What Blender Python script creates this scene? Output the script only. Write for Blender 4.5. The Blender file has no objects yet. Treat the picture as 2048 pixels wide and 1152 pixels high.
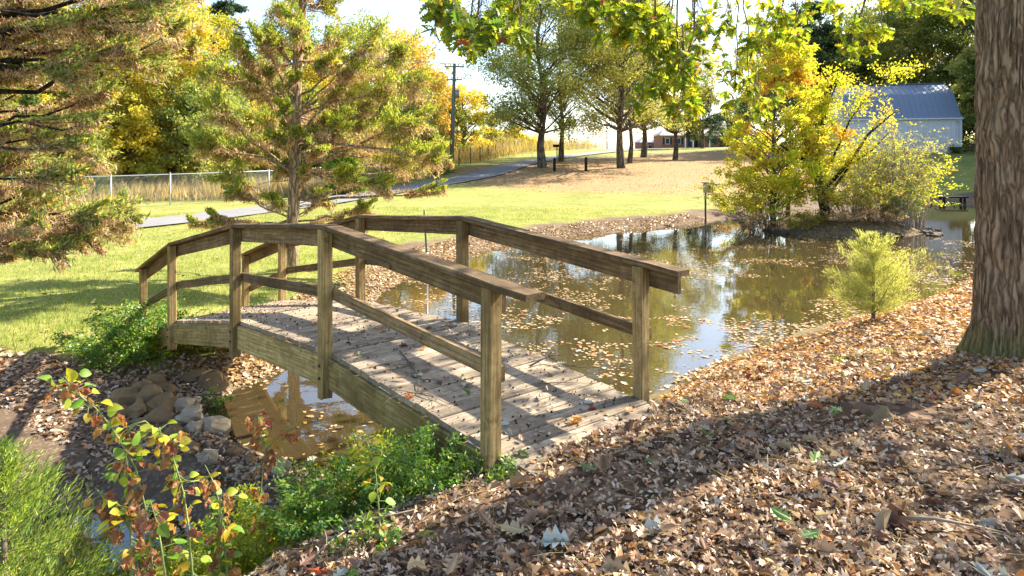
import bpy, math, random
import numpy as np
from mathutils import Vector, Matrix
from math import radians as R, sin, cos, pi

S = bpy.context.scene
C = S.collection
# ------------------------------------------------------------------ camera, sky, sun, exposure
EYE = 1.72; F = 1325.0; HY = 313.0
cd = bpy.data.cameras.new('camera'); cam = bpy.data.objects.new('camera', cd); C.objects.link(cam)
cam.location = (0, 0, EYE); cam.rotation_euler = (pi/2, 0, 0)
cd.sensor_width = 36; cd.lens = F/2048*36; cd.shift_y = -(576-HY)/2048
cd.clip_start = .05; cd.clip_end = 3000
S.camera = cam
SUN_EL = R(38); SUN_AZ = R(57)          # azimuth from +Y towards +X
w = bpy.data.worlds.new('World'); S.world = w; w.use_nodes = True
nt = w.node_tree; bg = nt.nodes['Background']
sky = nt.nodes.new('ShaderNodeTexSky'); sky.sky_type = 'NISHITA'; sky.sun_disc = False
sky.sun_elevation = SUN_EL; sky.sun_rotation = SUN_AZ; sky.air_density = 1.0; sky.dust_density = 1.3; sky.ozone_density = 1.2
nt.links.new(sky.outputs[0], bg.inputs[0]); bg.inputs[1].default_value = .105
sd = bpy.data.lights.new('sun', 'SUN'); so = bpy.data.objects.new('sun', sd); C.objects.link(so)
sd.energy = 4.8; sd.angle = R(.53); sd.color = (1, .91, .76)
sdir = Vector((sin(SUN_AZ)*cos(SUN_EL), cos(SUN_AZ)*cos(SUN_EL), sin(SUN_EL)))
so.rotation_euler = sdir.to_track_quat('Z', 'Y').to_euler(); so.location = (0, 0, 30)
vs = S.view_settings; S.display_settings.display_device = 'sRGB'
vs.view_transform = 'Standard'; vs.look = 'None'; vs.gamma = 1; vs.exposure = 1.9; vs.use_curve_mapping = False
S.cycles.max_bounces = 6; S.cycles.diffuse_bounces = 3; S.cycles.glossy_bounces = 3; S.cycles.transmission_bounces = 4
S.cycles.transparent_max_bounces = 6
S.cycles.use_denoising = True
rg = np.random.default_rng(7); random.seed(7)

# ------------------------------------------------------------------ object helpers
def tag(o, label=None, cat=None, group=None, kind=None):
    if label: o['label'] = label
    if cat: o['category'] = cat
    if group: o['group'] = group
    if kind: o['kind'] = kind
    return o
def empty(name, loc, label=None, cat=None, group=None):
    o = bpy.data.objects.new(name, None); C.objects.link(o); o.location = loc; o.empty_display_size = .2
    return tag(o, label, cat, group)
WL = {}
def wloc(o):
    v = Vector((0, 0, 0))
    while o is not None:
        v = v + o.location if o.parent is None or o.name in WL else v
        o = o.parent
    return v
def link(name, me, parent=None, mat=None):
    o = bpy.data.objects.new(name, me); C.objects.link(o)
    if mat is not None and len(me.materials) == 0: me.materials.append(mat)
    if parent is not None:
        o.parent = parent
        o.matrix_parent_inverse = WM(parent).inverted()
    return o
def WM(o):
    m = Matrix.LocRotScale(o.location, o.rotation_euler, o.scale) if o.rotation_mode != 'QUATERNION' else Matrix.LocRotScale(o.location, o.rotation_quaternion, o.scale)
    if o.parent: return WM(o.parent) @ o.matrix_parent_inverse @ m
    return m
def npmesh(name, V, Fc, mat=None, smooth=False):
    """V (n,3); Fc (m,k) faces all of k corners"""
    V = np.asarray(V, dtype=np.float32); Fc = np.asarray(Fc, dtype=np.int32)
    me = bpy.data.meshes.new(name)
    m, k = Fc.shape
    me.vertices.add(len(V)); me.vertices.foreach_set('co', V.ravel())
    me.loops.add(m*k); me.loops.foreach_set('vertex_index', Fc.ravel())
    me.polygons.add(m); me.polygons.foreach_set('loop_start', np.arange(0, m*k, k, dtype=np.int32))
    if smooth: me.polygons.foreach_set('use_smooth', np.ones(m, dtype=bool))
    me.update(calc_edges=True)
    if mat is not None: me.materials.append(mat)
    return me
def pymesh(name, V, Fs, mat=None, smooth=False):
    me = bpy.data.meshes.new(name); me.from_pydata([tuple(v) for v in V], [], Fs); me.update()
    if smooth: me.polygons.foreach_set('use_smooth', [True]*len(me.polygons))
    if mat is not None: me.materials.append(mat)
    return me
class MB:
    def __init__(s): s.v = []; s.f = []
    def add(s, V, Fs):
        b = len(s.v); s.v += [tuple(v) for v in V]; s.f += [tuple(i+b for i in f) for f in Fs]
    def box(s, c, d, rz=0, bev=0):
        x, y, z = [k/2 for k in d]
        V = [(sx*x, sy*y, sz*z) for sz in (-1, 1) for sx, sy in ((-1, -1), (1, -1), (1, 1), (-1, 1))]
        cr, sr = cos(rz), sin(rz)
        V = [(c[0]+a*cr-b*sr, c[1]+a*sr+b*cr, c[2]+e) for a, b, e in V]
        s.add(V, [(3, 2, 1, 0), (4, 5, 6, 7), (0, 1, 5, 4), (1, 2, 6, 5), (2, 3, 7, 6), (3, 0, 4, 7)])
    def tube(s, pts, rad, n=6, cap=True):
        pts = [Vector(p) for p in pts]; m = len(pts)
        if not hasattr(rad, '__len__'): rad = [rad]*m
        b = len(s.v); prev = None
        for i, p in enumerate(pts):
            t = (pts[min(i+1, m-1)]-pts[max(i-1, 0)])
            if t.length < 1e-7: t = Vector((0, 0, 1))
            t.normalize()
            if prev is None:
                u = t.cross(Vector((.31, .17, .93)) if abs(t.z) < .9 else Vector((1, 0, 0))).normalized()
            else:
                u = (prev - t*prev.dot(t)); u = u.normalized() if u.length > 1e-6 else t.orthogonal().normalized()
            prev = u; v = t.cross(u)
            for k in range(n):
                a = 2*pi*k/n; s.v.append(tuple(p + (u*cos(a)+v*sin(a))*rad[i]))
        for i in range(m-1):
            for k in range(n):
                a0 = b+i*n+k; a1 = b+i*n+(k+1) % n
                s.f.append((a0, a1, a1+n, a0+n))
        if cap:
            s.f.append(tuple(b+(n-1-k) for k in range(n))); s.f.append(tuple(b+(m-1)*n+k for k in range(n)))
    def build(s, name, mat, parent=None, smooth=False):
        return link(name, pymesh(name, s.v, s.f, mat, smooth), parent)

# ------------------------------------------------------------------ materials
def mat(name, build):
    m = bpy.data.materials.new(name); m.use_nodes = True; t = m.node_tree
    for n in list(t.nodes): t.nodes.remove(n)
    out = t.nodes.new('ShaderNodeOutputMaterial')
    sh = build(t); t.links.new(sh, out.inputs[0])
    return m
def N(t, typ, **kw):
    n = t.nodes.new('ShaderNode'+typ)
    for k, v in kw.items():
        if k.startswith('i_'):
            key = k[2:]; key = int(key) if key.isdigit() else key.replace('_', ' ')
            if isinstance(v, bpy.types.NodeSocket): t.links.new(v, n.inputs[key])
            else: n.inputs[key].default_value = v
        else: setattr(n, k, v)
    return n
def c4(c): return (c[0], c[1], c[2], 1)
def ramp(t, fac, stops, interp='LINEAR'):
    n = t.nodes.new('ShaderNodeValToRGB'); e = n.color_ramp.elements; n.color_ramp.interpolation = interp
    while len(e) < len(stops): e.new(.5)
    for i, (p, c) in enumerate(stops):
        e[i].position = p; e[i].color = c4(c) if hasattr(c, '__len__') else (c, c, c, 1)
    t.links.new(fac, n.inputs[0]); return n.outputs[0]
def mixc(t, fac, a, b, mode='MIX'):
    n = t.nodes.new('ShaderNodeMix'); n.data_type = 'RGBA'; n.blend_type = mode
    for k, v in ((0, fac), (6, a), (7, b)):
        if isinstance(v, bpy.types.NodeSocket): t.links.new(v, n.inputs[k])
        else: n.inputs[k].default_value = c4(v) if hasattr(v, '__len__') else v
    return n.outputs[2]
def noise(t, vec, scale, detail=4, rough=.55, dist=0):
    n = N(t, 'TexNoise', i_Scale=scale, i_Detail=float(detail), i_Roughness=rough, i_Distortion=float(dist))
    if vec is not None: t.links.new(vec, n.inputs['Vector'])
    return n.outputs[0]
def math_(t, op, a, b=0.0, clamp=False):
    n = t.nodes.new('ShaderNodeMath'); n.operation = op; n.use_clamp = clamp
    for k, v in ((0, a), (1, b)):
        if isinstance(v, bpy.types.NodeSocket): t.links.new(v, n.inputs[k])
        else: n.inputs[k].default_value = v
    return n.outputs[0]
def pbsdf(t, col, rough=.8, bump=None, bs=.3, bd=.01, spec=.3, metal=0):
    p = N(t, 'BsdfPrincipled')
    for k, v in (('Base Color', col), ('Roughness', rough), ('Metallic', metal), ('Specular IOR Level', spec)):
        if isinstance(v, bpy.types.NodeSocket): t.links.new(v, p.inputs[k])
        else: p.inputs[k].default_value = c4(v) if hasattr(v, '__len__') else v
    if bump is not None:
        b = N(t, 'Bump', i_Strength=bs, i_Distance=bd); t.links.new(bump, b.inputs['Height']); t.links.new(b.outputs[0], p.inputs['Normal'])
    return p.outputs[0]
def leafmat(name, stops, trans=.45, patch=None, pscale=.6, rough=.6, spec=.25):
    """colour per leaf (random per island) plus optional soft patches of a second palette through the crown"""
    def b(t):
        g = N(t, 'NewGeometry'); col = ramp(t, g.outputs['Random Per Island'], stops)
        if patch:
            tc = N(t, 'TexCoord'); nn = noise(t, tc.outputs['Object'], pscale, 2)
            col = mixc(t, ramp(t, nn, [(.44, 0.), (.6, 1.)]), col, ramp(t, g.outputs['Random Per Island'], patch))
        a = pbsdf(t, col, rough, spec=spec)
        tr = N(t, 'BsdfTranslucent'); t.links.new(mixc(t, 1.0, col, (1.5, 1.45, .75), 'MULTIPLY'), tr.inputs[0])
        m = N(t, 'MixShader', i_0=trans); t.links.new(a, m.inputs[1]); t.links.new(tr.outputs[0], m.inputs[2])
        return m.outputs[0]
    return mat(name, b)
def simple(name, col, rough=.8, var=.25, scale=8, bs=.3, bd=.01, metal=0, spec=.3):
    def b(t):
        tc = N(t, 'TexCoord'); n = noise(t, tc.outputs['Object'], scale, 5)
        c = mixc(t, n, [k*(1-var) for k in col], [k*(1+var) for k in col])
        return pbsdf(t, c, rough, n, bs, bd, spec, metal)
    return mat(name, b)
def wood(name, c0, c1, moss, mossamt, grain=1.0):
    def b(t):
        tc = N(t, 'TexCoord'); oi = N(t, 'ObjectInfo')
        add = N(t, 'VectorMath', operation='ADD'); t.links.new(tc.outputs['Object'], add.inputs[0])
        sc = N(t, 'VectorMath', operation='SCALE'); sc.inputs[0].default_value = (13, 7, 5); t.links.new(oi.outputs['Random'], sc.inputs['Scale'])
        t.links.new(sc.outputs[0], add.inputs[1])
        mp = N(t, 'Mapping'); mp.inputs['Scale'].default_value = (1.5, 34, 34); t.links.new(add.outputs[0], mp.inputs[0])
        g1 = noise(t, mp.outputs[0], 2.2*grain, 6, .65, .6)
        mp2 = N(t, 'Mapping'); mp2.inputs['Scale'].default_value = (.7, 9, 9); t.links.new(add.outputs[0], mp2.inputs[0])
        wv = N(t, 'TexWave', wave_type='RINGS', i_Scale=1.6, i_Distortion=5.0, i_Detail=3.0); t.links.new(mp2.outputs[0], wv.inputs[0])
        gr = mixc(t, .10, g1, wv.outputs[1]); gr = mixc(t, .30, gr, noise(t, add.outputs[0], 14, 5, .7))
        col = ramp(t, gr, [(.30, [k*.55 for k in c0]), (.44, c0), (.66, c1)])
        big = noise(t, add.outputs[0], 3.0, 4, .6)
        col = mixc(t, ramp(t, big, [(.42, 0.), (.68, mossamt)]), col, moss)
        st = noise(t, add.outputs[0], 9, 5, .7)
        col = mixc(t, ramp(t, st, [(.56, 0.), (.70, .7)]), col, [k*.28 for k in c0])
        lg = noise(t, add.outputs[0], 1.7, 5, .7); col = mixc(t, ramp(t, lg, [(.47, 0.), (.62, .62)]), col, [k*.5 for k in c0])
        kn = N(t, 'TexVoronoi', i_Scale=3.2); t.links.new(add.outputs[0], kn.inputs['Vector'])
        col = mixc(t, ramp(t, kn.outputs['Distance'], [(.05, .8), (.085, 0.)]), col, [k*.2 for k in c0])
        hs = N(t, 'HueSaturation'); t.links.new(col, hs.inputs['Color'])
        v = math_(t, 'ADD', math_(t, 'MULTIPLY', oi.outputs['Random'], .5), .75); t.links.new(v, hs.inputs['Value'])
        return pbsdf(t, hs.outputs[0], .85, gr, .6, .003, .2)
    return mat(name, b)
M = {}
M['rail'] = wood('weathered_rail_wood', (.14, .085, .04), (.38, .26, .13), (.11, .075, .035), .6)
M['post'] = wood('mossy_post_wood', (.24, .155, .06), (.52, .38, .17), (.22, .16, .05), .5)
M['stringer'] = wood('mossy_stringer_wood', (.25, .17, .06), (.56, .42, .18), (.23, .18, .05), .5)
M['plank'] = wood('grey_deck_wood', (.23, .175, .12), (.50, .41, .30), (.32, .25, .17), .5)
def bark(name, dark, light, sx=9, sz=1.4, bd=.03, moss=None, mz=.9):
    def b(t):
        tc = N(t, 'TexCoord'); mp = N(t, 'Mapping'); mp.inputs['Scale'].default_value = (sx, sx, sz); t.links.new(tc.outputs['Object'], mp.inputs[0])
        n = noise(t, mp.outputs[0], 1.6, 8, .68, .5)
        vo = N(t, 'TexVoronoi', feature='DISTANCE_TO_EDGE', i_Scale=1.0)
        nm = N(t, 'Mapping'); nm.inputs['Scale'].default_value = (sx*1.1, sx*1.1, sz*.9)
        dn = N(t, 'TexNoise', i_Scale=3.0, i_Detail=3.0); t.links.new(tc.outputs['Object'], dn.inputs['Vector'])
        ad = N(t, 'VectorMath', operation='MULTIPLY_ADD'); t.links.new(dn.outputs[1], ad.inputs[0]); ad.inputs[1].default_value = (.16, .16, .5); t.links.new(tc.outputs['Object'], ad.inputs[2])
        t.links.new(ad.outputs[0], nm.inputs[0]); t.links.new(nm.outputs[0], vo.inputs['Vector'])
        crack = ramp(t, vo.outputs[0], [(.0, 0.), (.3, 1.)])
        h = mixc(t, .55, crack, n)
        col = ramp(t, h, [(.22, [k*.35 for k in dark]), (.42, dark), (.8, light)])
        if moss:
            sp = N(t, 'SeparateXYZ'); t.links.new(tc.outputs['Object'], sp.inputs[0])
            mz_ = ramp(t, math_(t, 'ADD', math_(t, 'MULTIPLY', sp.outputs[2], -1.0/mz), math_(t, 'ADD', .35, noise(t, tc.outputs['Object'], 5, 4))), [(.25, 0.), (.9, .75)])
            col = mixc(t, mz_, col, moss)
        return pbsdf(t, col, .92, h, .9, bd, .15)
    return mat(name, b)
M['oakbark'] = bark('grooved_oak_bark', (.20, .135, .082), (.37, .265, .17), 19, 1.7, .03, (.16, .16, .04), .6)
M['bark'] = bark('tree_bark', (.10, .078, .055), (.26, .21, .155), 6, 1.2, .03)
M['conbark'] = bark('conifer_bark', (.24, .17, .10), (.50, .40, .27), 14, 2.0, .02)
M['darkbark'] = bark('dark_wet_bark', (.022, .017, .014), (.07, .055, .045), 8, 2, .02)
M['twig'] = simple('twig_bark', (.14, .11, .08), .9, .35, 20)
M['paletwig'] = simple('pale_twig_bark', (.26, .22, .17), .9, .3, 20)
M['greenstem'] = simple('green_stem', (.22, .27, .09), .6, .25, 20)
# leaf palettes: base colours of the leaves themselves
L = {}
L['willow'] = leafmat('olive_leaves', [(0, (.10, .16, .05)), (.5, (.21, .27, .08)), (1, (.38, .40, .13))], .5, [(0, (.25, .28, .08)), (1, (.46, .44, .15))], .35)
L['willow2'] = leafmat('olive_gold_leaves', [(0, (.16, .19, .045)), (.5, (.29, .29, .075)), (1, (.42, .38, .13))], .5, [(0, (.18, .21, .05)), (1, (.42, .36, .09))], .35)
L['gold'] = leafmat('golden_leaves', [(0, (.38, .30, .035)), (.5, (.55, .44, .045)), (1, (.64, .52, .09))], .5, [(0, (.24, .28, .04)), (1, (.48, .46, .08))], .3)
L['orange'] = leafmat('orange_leaves', [(0, (.44, .22, .06)), (.5, (.54, .32, .08)), (1, (.60, .42, .12))], .5, [(0, (.40, .36, .06)), (1, (.52, .44, .14))], .3)
L['green'] = leafmat('dark_green_leaves', [(0, (.05, .085, .025)), (.5, (.09, .14, .035)), (1, (.17, .21, .045))], .4, [(0, (.16, .19, .04)), (1, (.32, .32, .07))], .3)
L['pine'] = leafmat('pine_needles', [(0, (.025, .05, .025)), (1, (.07, .11, .05))], .2)
L['yellowgreen'] = leafmat('yellow_green_leaves', [(0, (.26, .34, .03)), (.5, (.48, .52, .04)), (1, (.62, .58, .05))], .55, [(0, (.36, .42, .04)), (.7, (.56, .44, .06)), (1, (.56, .24, .05))], .8)
L['islandorange'] = leafmat('orange_green_leaves', [(0, (.58, .34, .06)), (.6, (.60, .42, .07)), (1, (.55, .2, .05))], .55, [(0, (.36, .42, .04)), (1, (.60, .56, .07))], .7)
L['continip'] = leafmat('conifer_tip_needles', [(0, (.10, .16, .03)), (.45, (.26, .32, .05)), (.9, (.46, .46, .08)), (1, (.50, .28, .06))], .45)
L['condead'] = leafmat('conifer_dead_needles', [(0, (.16, .09, .055)), (.45, (.42, .28, .18)), (1, (.64, .50, .34))], .42)
L['hemtip'] = leafmat('conifer_blue_green_needles', [(0, (.10, .15, .05)), (.45, (.24, .30, .08)), (.85, (.42, .44, .13)), (1, (.55, .3, .08))], .45)
L['cedar'] = leafmat('bright_cedar_sprays', [(0, (.20, .24, .06)), (.4, (.42, .44, .13)), (1, (.62, .60, .28))], .4)
L['cedargreen'] = leafmat('green_cedar_sprays', [(0, (.05, .10, .02)), (.4, (.16, .27, .04)), (.8, (.34, .42, .07)), (1, (.52, .52, .14))], .4)
L['shrub'] = leafmat('glossy_shrub_leaves', [(0, (.035, .10, .015)), (.5, (.09, .21, .025)), (.85, (.20, .34, .03)), (1, (.40, .42, .04))], .4, rough=.4, spec=.5)
L['shrubyellow'] = leafmat('yellow_shrub_leaves', [(0, (.13, .24, .02)), (.6, (.33, .38, .03)), (1, (.5, .44, .03))], .5, rough=.45)
L['bramble'] = leafmat('mixed_bramble_leaves', [(0, (.08, .14, .02)), (.5, (.28, .28, .04)), (.8, (.42, .36, .05)), (1, (.4, .16, .03))], .4)
L['reed'] = leafmat('dry_weeds', [(0, (.26, .2, .1)), (.6, (.4, .32, .16)), (1, (.5, .36, .14))], .35)
L['oak'] = leafmat('oak_leaves', [(0, (.10, .18, .015)), (.45, (.26, .34, .02)), (.85, (.52, .52, .03)), (1, (.50, .22, .03))], .55, [(0, (.14, .22, .02)), (.5, (.42, .46, .03)), (1, (.56, .34, .04))], 1.2, .45, .4)
L['oakhang'] = leafmat('hanging_oak_leaves', [(0, (.07, .13, .012)), (.5, (.17, .25, .02)), (.88, (.42, .44, .03)), (1, (.48, .2, .03))], .5, [(0, (.10, .17, .015)), (.6, (.26, .33, .025)), (1, (.5, .42, .04))], 1.1, .45, .4)
L['litter'] = leafmat('dead_brown_leaves', [(0, (.07, .04, .026)), (.2, (.18, .105, .064)), (.42, (.33, .215, .14)), (.66, (.48, .35, .245)), (.84, (.60, .49, .38)), (.92, (.54, .22, .06)), (1, (.54, .50, .42))], .15, rough=.55)
L['litterorange'] = leafmat('orange_brown_leaves', [(0, (.16, .075, .03)), (.35, (.36, .18, .065)), (.65, (.50, .30, .13)), (.85, (.56, .22, .04)), (1, (.58, .40, .10))], .2, rough=.55)
L['bigleaf'] = leafmat('large_fallen_leaves', [(0, (.12, .06, .035)), (.5, (.26, .15, .09)), (1, (.40, .28, .18))], .15, rough=.5)
L['float'] = leafmat('floating_leaves', [(0, (.22, .12, .05)), (.5, (.42, .28, .12)), (.8, (.55, .42, .24)), (1, (.5, .22, .04))], .1, rough=.35, spec=.5)
L['grass'] = leafmat('grass_blades', [(0, (.10, .17, .02)), (.5, (.22, .29, .045)), (.85, (.35, .36, .09)), (1, (.44, .38, .18))], .4)
def plain_leaf(name, col, trans=.4, rough=.45):
    def b(t):
        oi = N(t, 'ObjectInfo'); tc = N(t, 'TexCoord'); n = noise(t, tc.outputs['Object'], 30, 4)
        c = mixc(t, n, [k*.65 for k in col], [min(1, k*1.25) for k in col])
        hs = N(t, 'HueSaturation'); t.links.new(c, hs.inputs['Color'])
        t.links.new(math_(t, 'ADD', math_(t, 'MULTIPLY', oi.outputs['Random'], .6), .7), hs.inputs['Value'])
        t.links.new(math_(t, 'ADD', math_(t, 'MULTIPLY', oi.outputs['Random'], .05), .475), hs.inputs['Hue'])
        a = pbsdf(t, hs.outputs[0], rough, n, .3, .003, .35)
        tr = N(t, 'BsdfTranslucent'); t.links.new(hs.outputs[0], tr.inputs[0])
        m = N(t, 'MixShader', i_0=trans); t.links.new(a, m.inputs[1]); t.links.new(tr.outputs[0], m.inputs[2]); return m.outputs[0]
    return mat(name, b)

# ------------------------------------------------------------------ numeric helpers
_vn = np.random.default_rng(3).random((256, 256))
def vnoise(x, y, s=1.0):
    x = np.asarray(x, float)*s+91.3; y = np.asarray(y, float)*s+47.7
    xi = np.floor(x).astype(int); yi = np.floor(y).astype(int); fx = x-xi; fy = y-yi
    fx = fx*fx*(3-2*fx); fy = fy*fy*(3-2*fy)
    a = _vn[xi & 255, yi & 255]; b = _vn[(xi+1) & 255, yi & 255]; c = _vn[xi & 255, (yi+1) & 255]; d = _vn[(xi+1) & 255, (yi+1) & 255]
    return (a*(1-fx)+b*fx)*(1-fy)+(c*(1-fx)+d*fx)*fy
def fbm(x, y, s=1.0, o=4):
    r = 0; a = .5
    for k in range(o): r = r+a*vnoise(x, y, s); s *= 2.03; a *= .5
    return r
def sdf(poly, x, y):
    """signed distance, negative inside"""
    x = np.asarray(x, float); y = np.asarray(y, float); d = np.full(x.shape, 1e9); ins = np.zeros(x.shape, bool); n = len(poly)
    for i in range(n):
        ax, ay = poly[i]; bx, by = poly[(i+1) % n]; ex, ey = bx-ax, by-ay
        t = np.clip(((x-ax)*ex+(y-ay)*ey)/(ex*ex+ey*ey), 0, 1)
        d = np.minimum(d, np.hypot(x-ax-t*ex, y-ay-t*ey))
        cnd = ((ay > y) != (by > y)) & (x < (bx-ax)*(y-ay)/(by-ay+1e-12)+ax); ins ^= cnd
    return np.where(ins, -d, d)
def smooth_poly(p, it=2):
    for _ in range(it):
        q = []
        for i in range(len(p)):
            a = np.array(p[i], float); b = np.array(p[(i+1) % len(p)], float); q += [a*.75+b*.25, a*.25+b*.75]
        p = q
    return [tuple(k) for k in p]
def at(px, py, d): return Vector(((px-1024)/F*d, d, EYE-(py-HY)/F*d))

# ------------------------------------------------------------------ bridge frame (measured)
B0 = np.array([-.15, 3.783]); BA = np.array([cos(2.3), sin(2.3)]); BB = np.array([sin(2.3), -cos(2.3)]); BW = 1.433
def bp(s, v, z): q = B0+BA*s+BB*v; return Vector((q[0], q[1], z))
pxN = [981, 650, 470, 344, 286]; pxF = [1279, 922, 718, 562, 488]
def solve_s(px, v):
    k = (px-1024)/F; o = B0+BB*v
    return (k*o[1]-o[0])/(BA[0]-k*BA[1])
sN = [solve_s(p, 0) for p in pxN]; sF = [solve_s(p, BW) for p in pxF]
ztN = [EYE-(y-HY)/F*(B0+BA*s)[1] for y, s in zip((575, 459, 456, 491, 537), sN)]
ztF = [EYE-(y-HY)/F*(B0+BB*BW+BA*s)[1] for y, s in zip((533, 441, 437, 477, 511), sF)]
zdN = [EYE-(y-HY)/F*(B0+BB*.045+BA*s)[1] for y, s in zip((903, 702, 641, 641), sN)]; zdN.append(-.87)
zdF = [EYE-(y-HY)/F*(B0+BB*(BW-.045)+BA*s)[1] for y, s in zip((797, 641, 598, 601), sF)]; zdF.append(-.87)
def ext(s, S_, Z): return float(np.interp(s, S_, Z)) if S_[0] <= s <= S_[-1] else (Z[0]+(s-S_[0])*(Z[1]-Z[0])/(S_[1]-S_[0]) if s < S_[0] else Z[-1]+(s-S_[-1])*(Z[-1]-Z[-2])/(S_[-1]-S_[-2]))
def deckN(s): return ext(s, sN, zdN) if s > 0 else min(ext(s, sN, zdN), zdN[0]+.0)-.02*0
def deckF(s): return ext(s, sF, zdF)
print('BRIDGE', np.round(sN, 2), np.round(sF, 2), np.round(ztN, 2), np.round(ztF, 2), np.round(zdN, 2), np.round(zdF, 2))

# ------------------------------------------------------------------ terrain
ZW = -1.28
POND = smooth_poly([(-3.75, 7.5), (-3.0, 6.75), (-2.0, 6.2), (-1.0, 6.1), (-.1, 6.6), (.9, 7.4), (1.92, 8.4), (2.6, 9.2), (3.95, 10.35), (6.6, 12.4), (10.8, 15.4),
        (16, 17.6), (24, 20), (33, 27), (36, 37), (33, 44), (28, 44.3), (21, 40.8), (13, 35), (9.6, 31), (7.4, 29.2), (4.8, 27.2), (1.75, 24.5), (-.9, 21.6), (-1.9, 19.0), (-2.7, 16.2), (-3.1, 13.5), (-3.1, 11), (-3.3, 9.2), (-3.95, 8.4)])
ISLE = smooth_poly([(10.2, 27.6), (11.0, 25.3), (12.6, 24.4), (15.2, 25.0), (16.6, 26.6), (16.2, 29.2), (14, 30.5), (11.4, 29.8)])
POOL = smooth_poly([(-4.5, 5.0), (-3.6, 4.6), (-2.7, 4.7), (-2.2, 5.2), (-2.5, 5.7), (-3.0, 6.0), (-3.8, 6.1), (-4.6, 5.7)])
ZP = -1.47
ctl = [(0, 0, 0), (0, 2.5, .0), (3, 2.5, .03), (-1, 2.4, -.12), (-2.4, 2.4, -.75), (0, 3.2, 0), (-.5, 3.6, -.12), (-1.0, 3.9, -.45), (-1.7, 4.2, -.95), (-2.2, 4.6, -1.35),
       (-1.4, 3.2, -.38), (-2.1, 3.2, -.85), (-3, 3.6, -1.25), (-4.5, 4.3, -1.3), (-5.5, 6, -1.15), (-7, 4, -1.0), (-7, 7, -1.02), (-.6, 4.9, -.75), (0, 5.6, -.95), (.9, 5.6, -.5), (.3, 4.4, -.12), (1.3, 4.55, -.0), (2.1, 5.87, -.35),
       (1.1, 6.6, -1.0), (1.6, 4.3, .0), (3, 4, .0), (4.45, 5.9, -.04), (6, 4, .1), (3.4, 6.7, -.32), (5.7, 10.5, -.86), (3.0, 8.0, -.85), (10, 8, 0), (9, 12, -.75), (20, 10, .6), (30, 18, 1.5), (40, 30, 2), (15, -10, .5), (0, -20, .3), (-20, -20, -.8), (-20, 0, -1), (-9, 1, -1.0), (-3, -3, -.5),
       (-6.9, 9, -.95), (-5.34, 9.6, -.93), (-5.2, 8.4, -1.05), (-8.3, 12, -.9), (-17, 21, -.9), (-4.9, 14.8, -.87), (-4.2, 11.3, -.98), (-20, 34, -.9), (-12, 30, -.86), (-3.9, 29.7, -.88), (-2.6, 20, -.97), (-1.5, 23.5, -.96), (1.0, 24.5+1.2, -.95), (5.4, 31, -.97), (9.8, 34, -.97), (1.2, 43, -.62), (12.2, 43, -.62), (-7, 45, -.5),
       (-25, 45, -.55), (-13, 52, -.4), (-5.6, 60, .72), (2.8, 60, .72), (10.5, 62, .85), (16, 80, 1.6), (19, 78, 1.4), (-2, 90, 2.5), (13, 110, 2.9), (37, 140, 3.35), (20, 150, 3.4), (0, 300, 4), (200, 300, 6), (-200, 300, 3), (-80, 60, 0), (-100, 150, 2), (-40, 90, 1.0),
       (44, 65, 2.11), (36, 65, 2.05), (31, 46.5, -.9), (35, 53, .24), (22, 46, -.75), (60, 60, 3), (60, 35, 2), (100, 100, 6), (-60, 10, -1), (100, -50, 2), (-150, -100, -2), (150, -150, 2), (0, -200, 0)]
ctl = np.array(ctl, float)
def _phi(r, c=.8): return np.sqrt(r*r+c*c)
_D = np.hypot(ctl[:, None, 0]-ctl[None, :, 0], ctl[:, None, 1]-ctl[None, :, 1])
_n = len(ctl); _A = np.zeros((_n+1, _n+1)); _A[:_n, :_n] = _phi(_D)+np.eye(_n)*-.05; _A[:_n, _n] = 1; _A[_n, :_n] = 1
_W = np.linalg.solve(_A, np.append(ctl[:, 2], 0))
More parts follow.
